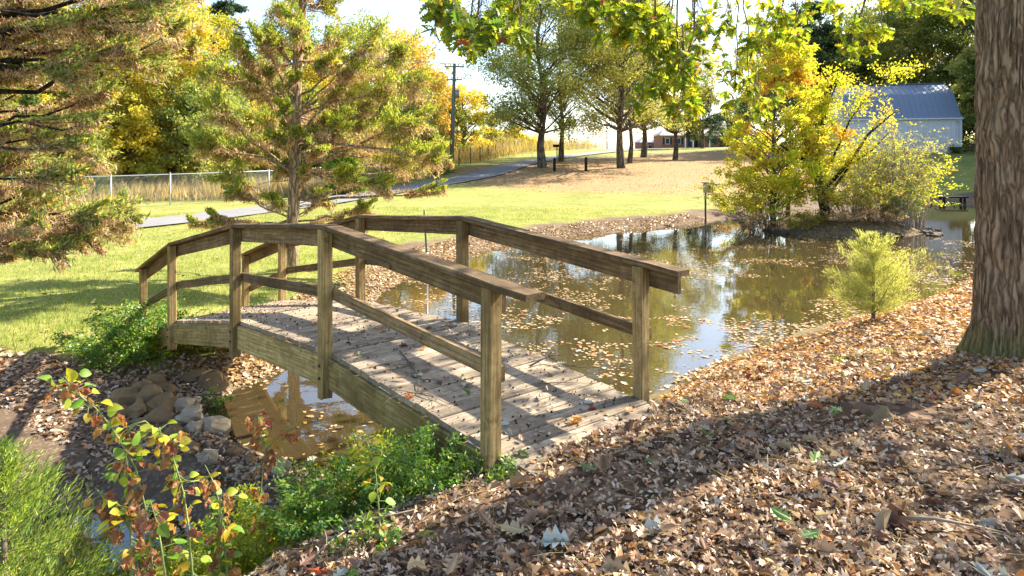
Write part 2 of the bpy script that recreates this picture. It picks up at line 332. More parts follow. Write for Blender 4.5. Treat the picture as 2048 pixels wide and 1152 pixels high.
def H(x, y, fine=True):
    x = np.atleast_1d(np.asarray(x, float)); y = np.atleast_1d(np.asarray(y, float)); sh = x.shape; x = x.ravel(); y = y.ravel()
    z = np.full(x.shape, _W[_n])
    for i in range(_n): z += _W[i]*_phi(np.hypot(x-ctl[i, 0], y-ctl[i, 1]))
    r = np.hypot(x, y)
    if fine: z = z+(fbm(x, y, 1.1, 4)-.47)*.09*np.clip(r/6, .3, 1)+(fbm(x, y, 4.3, 3)-.44)*.035
    d = sdf(POND, x, y)
    d = d + (fbm(x, y, .9, 3)-.44)*np.clip(r/30, .15, 1.2)*1.2
    di = -sdf(ISLE, x, y)                      # >0 inside island
    d = np.maximum(d, di)
    out = ZW+.04+np.clip(d, 0, 3)*.12
    k = np.clip(d/1.2, 0, 1); k = k*k*(3-2*k)
    zo = np.maximum(z*k+out*(1-k), ZW+.03+np.clip(d, 0, .5)*.1)
    zi = ZW+.03-np.minimum(.55, np.clip(-d, 0, 9)*.28)
    zi = np.where(di > 0, zi, zi)
    isl = ZW+.03+np.clip(di, 0, 1.6)*.42-np.clip(di-1.2, 0, 5)*.1+(fbm(x, y, 2.2, 3)-.44)*.25*np.clip(di*2, 0, 1)
    z = np.where(di > 0, isl, np.where(d > 0, zo, zi))
    hr = np.hypot((x-2.38)/1.5, y-4.5); z = z-.10*np.clip(1-hr/.13, 0, 1)**.7+.02*np.exp(-((hr-.17)/.06)**2)
    dp = sdf(POOL, x, y)
    z = np.where(dp < 3, np.minimum(z, ZP+.03+np.clip(dp, -1, 3)*.5+np.clip(dp-.8, 0, 3)*.6), z)
    # hollow under the bridge so the banks never come through the deck
    s = (x-B0[0])*BA[0]+(y-B0[1])*BA[1]; v = (x-B0[0])*BB[0]+(y-B0[1])*BB[1]
    dz = np.interp(s, sN, zdN)
    ins = np.clip((s+.25)/.35, 0, 1)*np.clip((7.9-s)/.4, 0, 1)*np.clip((v+.35)/.3, 0, 1)*np.clip((BW+.35-v)/.3, 0, 1)
    lim = dz-.13-np.clip(s-.2, 0, .6)*.5
    z = np.where(ins > 0, np.minimum(z, z*(1-ins)+np.minimum(z, lim)*ins), z)
    return z.reshape(sh)
def h1(x, y): return float(H([x], [y])[0])
def hit(px, py, d0=2.0, d1=400):
    ds = np.geomspace(d0, d1, 700); X = (px-1024)/F*ds; Z = EYE-(py-HY)/F*ds; g = H(X, ds)
    i = np.argmax(Z < g); d = ds[i]
    return Vector(((px-1024)/F*d, d, float(g[i])))

LITTER = [(-1.9, 1.5), (-1.25, 3.3), (-.75, 4.3), (-.4, 5.2), (.1, 6.3), (.9, 7.2), (1.92, 8.3), (2.6, 9.1), (3.95, 10.3), (6.6, 12.3), (10.8, 15.3), (16, 17.5), (24, 20), (33, 27), (50, 20), (50, -30), (-3, -30)]
CARPET = smooth_poly([(-7, 55), (-2, 47), (6, 43.5), (14, 43), (24, 47), (36, 70), (33, 97), (12, 82), (3, 66)])
# rings x spokes
rr = np.concatenate([[.0], np.geomspace(.6, 26, 230), np.geomspace(26.5, 700, 100)])
aa = np.concatenate([np.linspace(-46, 46, 360), np.linspace(50, 310, 60)])
Rg, Ag = np.meshgrid(rr, np.radians(aa), indexing='ij')
GX = Rg*np.sin(Ag); GY = Rg*np.cos(Ag); GZ = H(GX, GY)
nR, nA = Rg.shape
idx = np.arange(nR*nA).reshape(nR, nA); nx = np.roll(idx, -1, axis=1)
quad = np.stack([idx[:-1], nx[:-1], nx[1:], idx[1:]], -1).reshape(-1, 4)
def zones(x, y, z):
    lit = np.clip(.5-sdf(LITTER, x, y)/.5+(fbm(x, y, 1.5)-.45)*1.2, 0, 1)
    dpd = sdf(POND, x, y)+(fbm(x, y, .7, 4)-.45)*2.2
    wid = np.where(y > 18, 2.0, 1.3)
    mud = np.clip((wid-dpd)/.6, 0, 1)
    cr = ((x > -9) & (x < 0) & (y < 9.2) & (y > 0)).astype(float)*np.clip((8.9-y+(fbm(x, y, 1.2)-.45)*1.0-(x+6)*.1)/.35, 0, 1)
    mud = np.maximum(mud, cr)*(1-lit)
    car = np.clip(.5-sdf(CARPET, x, y)/4+(fbm(x, y, .25)-.45)*1.6, 0, 1)
    isl = (sdf(ISLE, x, y) < .3).astype(float)
    lit = np.maximum(lit, isl*.8)
    return lit, np.where(isl > 0, .3*mud, mud), car
def ground_mat():
    def b(t):
        tc = N(t, 'TexCoord'); P = tc.outputs['Object']
        at_ = N(t, 'Attribute', attribute_name='zone'); sp = N(t, 'SeparateColor'); t.links.new(at_.outputs['Color'], sp.inputs[0])
        n1 = noise(t, P, .35, 5); n2 = noise(t, P, 5, 6, .7); n3 = noise(t, P, 34, 5, .7); n4 = noise(t, P, 1.6, 5, .65)
        gr = ramp(t, mixc(t, .5, n1, n4), [(.38, (.12, .165, .03)), (.5, (.215, .245, .055)), (.62, (.31, .30, .09))])
        gr = mixc(t, ramp(t, n2, [(.35, 0.), (.75, .8)]), gr, (.36, .30, .11))
        gr = mixc(t, ramp(t, n3, [(.45, 0.), (.7, .6)]), gr, (.07, .10, .018))
        vo = N(t, 'TexVoronoi', i_Scale=14.0); t.links.new(P, vo.inputs['Vector'])
        lit = ramp(t, vo.outputs['Color'], [(.2, (.05, .032, .02)), (.5, (.14, .085, .05)), (.8, (.26, .17, .11))])
        lit = mixc(t, ramp(t, n2, [(.35, 0.), (.7, .7)]), lit, (.07, .045, .03))
        vo2 = N(t, 'TexVoronoi', i_Scale=30.0); t.links.new(P, vo2.inputs['Vector'])
        mud = mixc(t, n2, (.055, .036, .024), (.20, .14, .095))
        mud = mixc(t, ramp(t, vo2.outputs['Color'], [(.6, 0.), (.9, .6)]), mud, (.30, .235, .17))
        car = mixc(t, n2, (.27, .16, .08), (.42, .28, .155)); car = mixc(t, ramp(t, n4, [(.4, 0.), (.7, .55)]), car, (.26, .22, .08))
        car = mixc(t, ramp(t, n3, [(.45, 0.), (.7, .5)]), car, (.16, .09, .05))
        c = mixc(t, sp.outputs[2], gr, car); c = mixc(t, sp.outputs[1], c, mud); c = mixc(t, sp.outputs[0], c, lit)
        bh = mixc(t, .5, n2, n3)
        return pbsdf(t, c, .95, bh, .8, .03, .1)
    return mat('ground_surface', b)
gme = npmesh('ground', np.stack([GX, GY, GZ], -1).reshape(-1, 3), quad, ground_mat(), True)
za, zb, zc = zones(GX.ravel(), GY.ravel(), GZ.ravel())
ca = gme.color_attributes.new('zone', 'FLOAT_COLOR', 'POINT')
ca.data.foreach_set('color', np.stack([za, zb, zc, np.ones_like(za)], -1).astype(np.float32).ravel())
ground = link('ground', gme); tag(ground, kind='structure')

# water
def water_mat(name, body, clear, bump, sc, ior=1.9):
    def b(t):
        tc = N(t, 'TexCoord'); n = noise(t, tc.outputs['Object'], sc, 3, .5)
        bm = N(t, 'Bump', i_Strength=bump, i_Distance=.02); t.links.new(n, bm.inputs['Height'])
        gl = N(t, 'BsdfGlossy', i_Roughness=.015); t.links.new(bm.outputs[0], gl.inputs['Normal']); gl.inputs[0].default_value = (1, 1, 1, 1)
        df = N(t, 'BsdfDiffuse'); df.inputs[0].default_value = c4(body)
        tr = N(t, 'BsdfTransparent'); tr.inputs[0].default_value = (.85, .66, .34, 1)
        bd = N(t, 'MixShader', i_0=clear); t.links.new(df.outputs[0], bd.inputs[1]); t.links.new(tr.outputs[0], bd.inputs[2])
        fr = N(t, 'Fresnel', i_IOR=ior); t.links.new(bm.outputs[0], fr.inputs['Normal'])
        m = N(t, 'MixShader'); t.links.new(fr.outputs[0], m.inputs[0]); t.links.new(bd.outputs[0], m.inputs[1]); t.links.new(gl.outputs[0], m.inputs[2])
        return m.outputs[0]
    return mat(name, b)
def sheet(name, poly, z, m, grow):
    cx = sum(p[0] for p in poly)/len(poly); cy = sum(p[1] for p in poly)/len(poly)
    V = []; n = len(poly)
    for i in range(n):
        a = Vector(poly[i-1]); c = Vector(poly[(i+1) % n]); t = (c-a).normalized(); nrm = Vector((t.y, -t.x))
        V.append((poly[i][0]+nrm.x*grow, poly[i][1]+nrm.y*grow, z))
    me = pymesh(name, V, [tuple(range(n))], m); return link(name, me)
pond = sheet('pond_water', [(-4.6, 7.9), (-4.2, 7.1), (-3.3, 6.45), (-2.4, 5.95), (-1, 5.2), (0, 5.6), (3, 7.4), (8, 11), (20, 16), (36, 24), (40, 40), (36, 47), (27, 48), (12, 38), (4, 30), (-4, 24), (-4.5, 14), (-4.3, 10)], ZW, water_mat('pond_water', (.10, .074, .034), .5, .07, 4, 2.15), 0)
tag(pond, kind='structure')
pool = sheet('creek_water', [(-5.2, 4.4), (-3, 4.1), (-1.9, 4.8), (-2.2, 6.0), (-3.4, 6.5), (-5, 6.3)], ZP, water_mat('creek_water', (.012, .010, .008), .2, .06, 9, 2.2), 0)
tag(pool, kind='structure')

# road: narrow grey drive curving up the slope
def strip(name, pix, wid, m, off):
    P = [Vector((p[0], p[1], 0)) for p in pix]
    # Catmull-Rom resample
    Q = []
    for i in range(len(P)-1):
        a, b, c, d = P[max(i-1, 0)], P[i], P[i+1], P[min(i+2, len(P)-1)]
        for k in range(10):
            t = k/10; Q.append(.5*((2*b)+(c-a)*t+(2*a-5*b+4*c-d)*t*t+(3*b-a-3*c+d)*t**3))
    Q.append(P[-1]); V = []; W_ = 8
    for i, q in enumerate(Q):
        t = (Q[min(i+1, len(Q)-1)]-Q[max(i-1, 0)]); t.z = 0; t.normalize(); n = Vector((-t.y, t.x, 0))
        for k in range(W_+1):
            p = q+n*wid*(k/W_-.5); V.append([p.x, p.y, 0])
    V = np.array(V); zz = H(V[:, 0], V[:, 1], False).reshape(-1, W_+1)
    zz = zz*.5+zz.mean(1, keepdims=True)*.5
    V[:, 2] = zz.ravel()+off
    i = np.arange(len(Q)*(W_+1)).reshape(len(Q), W_+1)
    return link(name, npmesh(name, V, np.stack([i[:-1, :-1], i[:-1, 1:], i[1:, 1:], i[1:, :-1]], -1).reshape(-1, 4)[:, ::-1], m, True))
def road_mat():
    def b(t):
        tc = N(t, 'TexCoord'); n = noise(t, tc.outputs['Object'], .8, 5, .7); n2 = noise(t, tc.outputs['Object'], 30, 4, .7)
        c = mixc(t, n, (.15, .15, .16), (.30, .29, .28)); c = mixc(t, ramp(t, n2, [(.4, 0.), (.7, .5)]), c, (.12, .12, .12))
        return pbsdf(t, c, .9, n2, .5, .01, .2)
    return mat('road_asphalt', b)
road = strip('road', [(-28, 15), (-22, 17.5), (-17, 21), (-14, 26), (-11.5, 33), (-9, 41), (-6, 48), (-2, 55), (1.5, 66), (9, 84), (26, 112), (45, 128)], 2.9, road_mat(), .06)
tag(road, kind='structure')

# ------------------------------------------------------------------ bridge
bridge = empty('footbridge', bp(4, BW/2, -.9), 'weathered arched wooden footbridge with angular handrails crossing the pond inlet', 'footbridge')
def beam(name, p0, p1, wid, hgt, m, parent, n=6, jit=.0015, gap=.002):
    """plank between two points, long axis local X, ends cut vertically so neighbours mitre"""
    p0 = Vector(p0); p1 = Vector(p1); d = p1-p0; Lh = math.hypot(d.x, d.y); dx = Vector((d.x/Lh, d.y/Lh, 0)); sl = d.z/Lh
    side = Vector((-dx.y, dx.x, 0)); V = []; hh = hgt*math.sqrt(1+sl*sl)/2; hw = wid/2; c = min(.006, wid*.12)
    prof = [(-hw+c, -hh), (hw-c, -hh), (hw, -hh+c), (hw, hh-c), (hw-c, hh), (-hw+c, hh), (-hw, hh-c), (-hw, -hh+c)]
    ori = p0; Mx = Matrix(((d.normalized().x, side.x, 0, 0), (d.normalized().y, side.y, 0, 0), (d.normalized().z, side.z, 0, 0), (0, 0, 0, 1)))
    zax = d.normalized().cross(side); 
    for k in range(3): Mx[k][2] = zax[k]
    Mw = Matrix.Translation(ori) @ Mx; inv = Mw.inverted()
    for i in range(n+1):
        x = gap+(Lh-2*gap)*i/n; base = p0+dx*x+Vector((0, 0, sl*x))
        jx, jz = random.uniform(-jit, jit), random.uniform(-jit, jit)
        for (a, b) in prof:
            w_ = base+side*(a+jx)+Vector((0, 0, b+jz)); V.append(inv @ w_)
    k = 8; Fs = []
    for i in range(n):
        for j in range(k): Fs.append((i*k+j, i*k+(j+1) % k, (i+1)*k+(j+1) % k, (i+1)*k+j))
    Fs.append(tuple(range(k))[::-1]); Fs.append(tuple(n*k+j for j in range(k)))
    o = link(name, pymesh(name, V, Fs, m), parent)
    o.location, o.rotation_mode = Mw.to_translation(), 'QUATERNION'; o.rotation_quaternion = Mw.to_quaternion()
    return o
def vpost(name, x, y, z0, z1, wd, m, parent, lean=(0, 0), point=True):
    """upright with chamfered corners, pointed foot; long axis local X so grain follows it"""
    ang = math.atan2(BA[1], BA[0]); V = []; hw = wd/2; c = .006
    prof = [(-hw+c, -hw), (hw-c, -hw), (hw, -hw+c), (hw, hw-c), (hw-c, hw), (-hw+c, hw), (-hw, hw-c), (-hw, -hw+c)]
    zs = [z0, z0+.09]+list(np.linspace(z0+.09, z1, 6)[1:]); Hh = z1-z0
    for i, z in enumerate(zs):
        for a, b in prof:
            zz = z
            if i == 0 and point: zz = z+abs(a)/hw*.075
            V.append((zz-z0, a+random.uniform(-.001, .001), b))
    Fs = []; k = 8; n = len(zs)-1
    for i in range(n):
        for j in range(k): Fs.append((i*k+j, i*k+(j+1) % k, (i+1)*k+(j+1) % k, (i+1)*k+j))
    Fs.append(tuple(range(k))[::-1]); Fs.append(tuple(n*k+j for j in range(k)))
    o = link(name, pymesh(name, V, Fs, m), parent)
    up = Vector((lean[0], lean[1], 1)).normalized(); yy = Vector((BA[0], BA[1], 0)); yy = (yy-up*yy.dot(up)).normalized(); zz = up.cross(yy)
    Mx = Matrix(((up.x, yy.x, zz.x), (up.y, yy.y, zz.y), (up.z, yy.z, zz.z)))
    o.location = (x, y, z0); o.rotation_mode = 'QUATERNION'; o.rotation_quaternion = Mx.to_quaternion()
    return o
s_lo, s_hi = -.52, 8.15
ks = [s_lo]+sN[0:]+[s_hi]
def knots(S_): return [s_lo]+list(S_)+[max(S_[-1]+.45, s_hi)]
# stringers
for v, S_, df in ((.025, sN, deckN), (BW-.025, sF, deckF), (BW/2, sN, lambda s: (deckN(s)+deckF(s))/2)):
    K = knots(S_)
    for a, b in zip(K[:-1], K[1:]):
        za_, zb_ = df(a), df(b)
        o = beam('stringer', bp(a, v, za_-.038-.125), bp(b, v, zb_-.038-.125), .04, .24, M['stringer'], bridge, 6)
# deck planks
s = s_lo
while s < s_hi-.1:
    wd = .138+random.uniform(-.004, .004)
    sc = s+wd/2; j0, j1 = random.uniform(-.012, .012), random.uniform(-.015, .015)
    p0 = bp(sc, .035+j0, deckN(sc)-.019+random.uniform(-.002, .002)); p1 = bp(sc+random.uniform(-.004, .004), BW-.03+j1, deckF(sc)-.019+random.uniform(-.002, .002))
    # a plank: width runs along the bridge, tilted with the deck
    sl = (deckN(sc+.05)-deckN(sc-.05))/.1
    o = beam('deck_plank', p0, p1, wd, .038, M['plank'], bridge, 5, .0012)
    q = o.rotation_quaternion.copy(); ax = (p1-p0).normalized()
    o.rotation_quaternion = Matrix.Rotation(math.atan(sl), 4, ax).to_quaternion() @ q if False else (Matrix.Rotation(math.atan(sl), 4, ax).to_quaternion() @ q)
    s += wd+random.uniform(.006, .011)
# posts
for i in range(5):
    for (S_, v, zt, zd) in ((sN, 0, ztN, zdN), (sF, BW, ztF, zdF)):
        c = bp(S_[i], v-(.0 if v == 0 else -.02), 0)
        low = zd[i]-.43 if i in (1, 2, 3) else h1(c.x, c.y)-.25
        if i == 0: low = zd[i]-.3
        vpost('post', c.x, c.y, low, zt[i], .09, M['post'], bridge, (random.uniform(-.006, .006), random.uniform(-.006, .006)), i in (1, 2, 3))
M['rust'] = simple('rusty_iron', (.07, .045, .03), .7, .3, 40, .1, .002, .3, .6)
for i in range(5):
    for dz_ in (-.10, -.20):
        mb = MB(); c = bp(sN[i], -.046, zdN[i]+dz_); d_ = Vector((BB[0], BB[1], 0)); mb.tube([c, c-d_*.010], .013, 8); mb.build('bolt', M['rust'], bridge)
mb = MB()
for s in np.arange(s_lo+.03, s_hi-.1, .0733):
    for v in (.055, BW-.05): c = bp(s, v, deckN(s)+(deckF(s)-deckN(s))*v/BW); mb.tube([c, c+Vector((0, 0, .0035))], .005, 5)
mb.build('nail_heads', M['rust'], bridge)['kind'] = 'stuff'
# rails
for (S_, v, zt, zd, side) in ((sN, 0, ztN, zdN, 1), (sF, BW+.02, ztF, zdF, 1)):
    K = [S_[0]-.34]+list(S_)+[S_[-1]+.30]; e0 = zt[0]+(zt[0]-zt[1])/(S_[1]-S_[0])*.34
    e1 = zt[-1]+(zt[-1]-zt[-2])/(S_[-1]-S_[-2])*.30
    Z = [e0]+list(zt)+[e1]
    segs = [(K[0], K[2], Z[0], Z[2])]+[(K[k], K[k+1], Z[k], Z[k+1]) for k in (2, 3)]+[(K[4], K[6], Z[4], Z[6])]
    for a, b, z0, z1 in segs:
        beam('handrail', bp(a, v+.025, z0+.021), bp(b, v+.025, z1+.021), .14, .038, M['rail'], bridge, 10, .003, .001)
        a2 = max(a, K[0]+.06 if v > 1 else S_[0]-.04); z02 = z0+(z1-z0)*(a2-a)/(b-a)
        b2 = min(b, K[-1]-.08); z12 = z0+(z1-z0)*(b2-a)/(b-a)
        beam('rail_board', bp(a2, v+.066, z02-.073), bp(b2, v+.066, z12-.073), .038, .14, M['rail'], bridge, 6)
    for k in range(4):
        zm = lambda i: zd[i]+(zt[i]-zd[i])*.47
        beam('middle_rail', bp(S_[k]-.03, v+.066, zm(k)), bp(S_[k+1]-.01, v+.066, zm(k+1)), .038, .09, M['rail'], bridge, 6)

# ------------------------------------------------------------------ foliage generators
def unit(v): return v/np.maximum(np.linalg.norm(v, axis=-1, keepdims=True), 1e-9)
def leafquads(P, Ls, Ws, D=None, dirw=.6, flat=None, tri=True):
    """rhombic leaves at P, axis partly along D"""
    n = len(P); a = rg.normal(size=(n, 3))
    if D is not None: a = unit(a)*(1-dirw)+unit(D)*dirw
    a = unit(a); r = rg.normal(size=(n, 3))
    if flat is not None: r = unit(r)*(1-flat)+np.cross(a, np.array([0, 0, 1.]))*flat
    b = unit(np.cross(a, r)) if flat is None else unit(r-a*(r*a).sum(1, keepdims=True))
    l = (Ls*rg.uniform(.6, 1.25, n))[:, None]; w_ = (Ws*rg.uniform(.7, 1.2, n))[:, None]
    if tri:
        w_ = w_*.95
        V = np.stack([P-a*l*.5-b*w_*.28, P-a*l*.22+b*w_*.72, P+a*l*.55-b*w_*.1], 1).reshape(-1, 3); return V, np.arange(3*n).reshape(n, 3)
    nn = np.cross(a, b)*(w_*.25)
    V = np.stack([P-a*l*.5, P-a*l*.02+b*w_*.5+nn, P+a*l*.5, P-a*l*.02-b*w_*.5+nn], 1).reshape(-1, 3)
    return V, np.arange(4*n).reshape(n, 4)
def limb(mb, p0, p1, r0, r1, bend=.12, n=5, sides=5, sag=0):
    p0 = Vector(p0); p1 = Vector(p1); L_ = (p1-p0).length; pts = []
    o = Vector((random.uniform(-1, 1), random.uniform(-1, 1), random.uniform(-.6, 1)))*bend*L_
    for i in range(n+1):
        t = i/n; p = p0.lerp(p1, t)+o*sin(pi*t)*.5+Vector((0, 0, -sag*L_*t*(1-t)*4))
        if 0 < i < n: p += Vector([random.uniform(-1, 1)*L_*.025 for _ in range(3)])
        pts.append(p)
    mb.tube(pts, [r0+(r1-r0)*i/n for i in range(n+1)], sides, False); return pts
def broad_tree(loc, h, tr, base, cr, leaves, ls, lm, bm, label, cat='tree', name='broadleaf_tree', group=None, nclus=40, asp=.45, seed=1, lean=(0, 0), shape=1.0, fork=0, clr=.9, puff=1.0):
    random.seed(seed); global rg; rg = np.random.default_rng(seed)
    root = empty(name, loc, label, cat, group); mb = MB(); x, y, z = loc
    ls = ls*1.0; leaves = int(leaves*2.1)
    top = Vector((x+lean[0]*h, y+lean[1]*h, z+h*.93))
    tp = [Vector((x, y, z-.3))]; n = 9
    for i in range(1, n+1):
        t = i/n; p = Vector((x, y, z)).lerp(top, t)+Vector((random.uniform(-1, 1), random.uniform(-1, 1), 0))*h*.012; tp.append(p)
    rad = [tr*1.5, tr*1.05]+[tr*(1-.9*i/n)**.9 for i in range(2, n+1)]
    mb.tube(tp, rad, 8, False)
    cz0 = base*h; CH = h-cz0; cen = []
    for k in range(nclus):
        t = random.random()**.85; zz = cz0+CH*t
        prof = (math.sin(pi*min(1, (t*.86+.14)))**.6 if shape == 1.0 else (1-t)**.8+.05 if shape == 2.0 else math.sin(pi*(t*.7+.25))**.5)
        rad_ = cr*prof*random.uniform(.35, 1)**.6; a = random.uniform(0, 2*pi)
        tx = x+lean[0]*zz; ty = y+lean[1]*zz
        c = Vector((tx+rad_*cos(a), ty+rad_*sin(a), z+zz)); cen.append(c)
        t0 = max(.05, (zz-rad_*.75)/h); t0 = max(t0, base*.8)
        i0 = t0/.93*n; i0 = min(n-1.01, i0); q = tp[1+int(i0)-0 if int(i0) < n else n].lerp(tp[min(n, 2+int(i0))], i0-int(i0)) if False else Vector((x, y, z)).lerp(top, min(.97, t0/.93))
        rr_ = max(tr*.12, tr*.45*(1-t0))
        pts = limb(mb, q, c, rr_, tr*.04+.004, .14, 5, 4)
        for m_ in range(3):
            e = c+Vector((random.gauss(0, 1), random.gauss(0, 1), random.gauss(0, .6)))*cr*.22
            limb(mb, pts[random.randint(2, 4)], e, rr_*.35, .004, .15, 3, 3)
    tro = mb.build('trunk', bm, root, True)
    cen = np.array([tuple(c) for c in cen]); per = rg.dirichlet(np.ones(nclus)*3)*leaves
    PP = []; DD = []
    for c, m_ in zip(cen, per):
        m_ = int(m_); sub = 1+m_//60
        sc_ = rg.normal(size=(sub, 3))*np.array([1, 1, asp*1.3])*cr*.2*clr+c
        k = rg.integers(0, sub, m_); p = sc_[k]+rg.normal(size=(m_, 3))*np.array([1, 1, .75])*cr*.085*puff
        p[:, 2] -= .12*np.hypot(p[:, 0]-c[0], p[:, 1]-c[1]); PP.append(p); DD.append(p-c+np.array([0, 0, -.3]))
    P = np.concatenate(PP); D = np.concatenate(DD)
    V, Fc = leafquads(P, ls, ls*.55, D, .4)
    link('crown', npmesh('crown', V, Fc, lm), root)
    return root
def cone_tree(loc, h, tr, base, cr, leaves, ls, lm, bm, label, name='cedar_tree', cat='tree', group=None, seed=1, nb=60, droop=.1, up=.15, w=.35, sp=.16, irr=0):
    random.seed(seed); global rg; rg = np.random.default_rng(seed)
    leaves = int(leaves*1.4); root = empty(name, loc, label, cat, group); mb = MB(); x, y, z = loc
    mb.tube([(x, y, z-.2), (x+.01*h, y, z+h*.5), (x, y, z+h*.97)], [tr*1.2, tr*.6, .006], 7, False)
    PP = []; DD = []; 
    for k in range(nb):
        t = (k+random.random())/nb; zz = z+h*(base+(1-base)*t); a = random.uniform(0, 2*pi); rl = cr*((1-t)**.75+.04)*random.uniform(.7, 1.12)*(1-irr*random.random()*(1-t))
        p0 = Vector((x, y, zz)); p1 = Vector((x+cos(a)*rl, y+sin(a)*rl, zz+rl*random.uniform(-droop, up)+.05*h*0))
        limb(mb, p0, p1, max(.003, tr*.25*(1-t)), .002, .08, 3, 3)
        m_ = int(leaves/nb*(1.5-t)); u = rg.uniform(.15, 1.05, m_)[:, None]
        p = np.array(p0)+(np.array(p1)-np.array(p0))*u+rg.normal(size=(m_, 3))*np.array([1, 1, .7])*(sp*cr*(1-.55*t))
        PP.append(p); DD.append((np.array(p1)-np.array(p0))[None]/max(rl, .01)+np.array([0, 0, .5])+rg.normal(size=(m_, 3))*.35)
    mb.build('trunk', bm, root, True)
    V, Fc = leafquads(np.concatenate(PP), ls, ls*w, np.concatenate(DD), .75)
    link('crown', npmesh('crown', V, Fc, lm), root); return root
def shrub(loc, h, rad, stems, leaves, ll, lm, sm, label, name='shrub', cat='shrub', group=None, seed=1, arch=.5, w=.45, sr=.006, start=.25, spread=.25, flat=.5, off=(0, 0), parts=('stems', 'foliage')):
    random.seed(seed); global rg; rg = np.random.default_rng(seed)
    root = empty(name, loc, label, cat, group); mb = MB(); x, y, z = loc; PP = []; DD = []
    for k in range(stems):
        a = random.uniform(0, 2*pi); r = rad*math.sqrt(random.random()); hh = h*random.uniform(.6, 1.05)*(1-.35*r/rad)
        b0 = Vector((x+cos(a)*r*spread, y+sin(a)*r*spread, z-.05)); p1 = Vector((x+cos(a)*r+off[0]*hh, y+sin(a)*r+off[1]*hh, z+hh*(1-arch*.3)))
        mid = b0.lerp(p1, .5)+Vector((-cos(a)*r*.12, -sin(a)*r*.12, hh*.14)); pts = []
        for i in range(7):
            t = i/6; pts.append(b0*(1-t)**2+mid*2*t*(1-t)+p1*t*t+Vector([random.uniform(-1, 1)*.012*h for _ in range(3)]))
        mb.tube(pts, [sr*(1-.75*i/6) for i in range(7)], 4, False)
        A = np.array([tuple(p) for p in pts]); 
        nb = max(1, int(leaves/stems/14))
        for j in range(nb):
            t = random.uniform(start, 1)*6; i = min(5, int(t)); q = A[i]+(A[i+1]-A[i])*(t-i)
            d = np.array([cos(a)+random.gauss(0, .9), sin(a)+random.gauss(0, .9), random.uniform(-.1, .6)]); d /= np.linalg.norm(d); l = h*.16*random.uniform(.5, 1.2)
            mb.tube([q, q+d*l], [.0018*max(1, h*.6), .001], 3, False)
            m_ = 14; u = rg.uniform(.1, 1.1, m_)[:, None]; p = q+d*l*u+rg.normal(size=(m_, 3))*np.array([1, 1, .5])*ll*.7
            PP.append(p); DD.append(d[None]+rg.normal(size=(m_, 3))*.6+np.array([0, 0, -.1]))
    mb.build(parts[0], sm, root, True)
    V, Fc = leafquads(np.concatenate(PP), ll, ll*w, np.concatenate(DD), .7, flat, tri=False)
    link(parts[1], npmesh('foliage', V, Fc, lm), root); return root
#@@PART2
# ------------------------------------------------------------------ barn
def box_obj(name, c, d, m, parent, rz=0):
    mb = MB(); mb.box((0, 0, 0), d, rz); o = mb.build(name, m, parent); o.location = c; return o
def metal(name, col, rough=.45):
    def b(t):
        tc = N(t, 'TexCoord'); n = noise(t, tc.outputs['Object'], 1.3, 5, .6)
        return pbsdf(t, mixc(t, n, [k*.82 for k in col], [k*1.1 for k in col]), rough, n, .1, .01, .5, .15)
    return mat(name, b)
M['barnwall'] = metal('white_ribbed_metal', (.60, .64, .71)); M['barnroof'] = metal('blue_grey_roof_metal', (.20, .25, .33), .4)
M['dark'] = simple('dark_opening', (.02, .02, .025), .8); M['glass'] = simple('window_glass', (.05, .06, .08), .1, .1, 3, 0)
barn = empty('barn', (44, 65, 2.0), 'white metal barn with blue-grey gambrel roof beyond the right end of the pond', 'barn')
bx0, bx1, bz, be, bk, br = 33.5, 44.0, 1.9, 5.75, 8.1, 9.35
def panel_mesh(name, wd, p0, p1, m, up):
    """ribbed sheet strip: profile across x, extruded from p0 to p1 (y,z)"""
    prof = [(0, 0), (wd*.12, 0), (wd*.17, .045), (wd*.25, .045), (wd*.30, 0), (wd*.62, .0), (wd*.66, .012), (wd*.7, 0), (wd*.995, 0)]
    n = Vector((0, up[0], up[1])).normalized(); V = []
    for (y, z) in (p0, p1):
        for x, h_ in prof: V.append((x, y+n.y*h_, z+n.z*h_))
    k = len(prof); Fs = [(i, i+1, k+i+1, k+i) for i in range(k-1)]
    return pymesh(name, V, Fs, m)
npn = 22; pw = (bx1-bx0)/npn
wall_me = panel_mesh('wall_panel', pw, (0, 0), (0, be-bz), M['barnwall'], (-1, 0))
lo_me = panel_mesh('roof_panel', pw, (-.35, -.25), (1.7, bk-be), M['barnroof'], (-1.2, .8))
up_me = panel_mesh('roof_panel', pw, (0, 0), (2.8, br-bk), M['barnroof'], (-.4, 1))
bu_me = panel_mesh('roof_panel', pw, (2.8, br-bk), (5.6, 0), M['barnroof'], (.4, 1))
bl_me = panel_mesh('roof_panel', pw, (0, bk-be), (2.05, -.25), M['barnroof'], (1.2, .8))
for i in range(npn):
    x = bx0+i*pw
    for nm, me, loc in (('wall_panel', wall_me, (x, 65, bz)), ('roof_panel', lo_me, (x, 65, be)), ('roof_panel', up_me, (x, 66.7, bk)), ('roof_panel', bu_me, (x, 66.7, bk)), ('roof_panel', bl_me, (x, 72.3, be))):
        link(nm, me, barn).location = loc
G = [(65.02, bz), (65.02, be), (66.7, bk-.03), (69.5, br-.03), (72.3, bk-.03), (74, be), (74, bz)]
for x, nm in ((bx0+.02, 'gable_wall'), (bx1-.02, 'gable_wall')):
    V = [(x-.03, a, b) for a, b in G]+[(x+.03, a, b) for a, b in G]; k = len(G)
    link(nm, pymesh(nm, V, [tuple(range(k))[::-1], tuple(range(k, 2*k))]+[(i, (i+1) % k, k+(i+1) % k, k+i) for i in range(k)], M['barnwall']), barn)
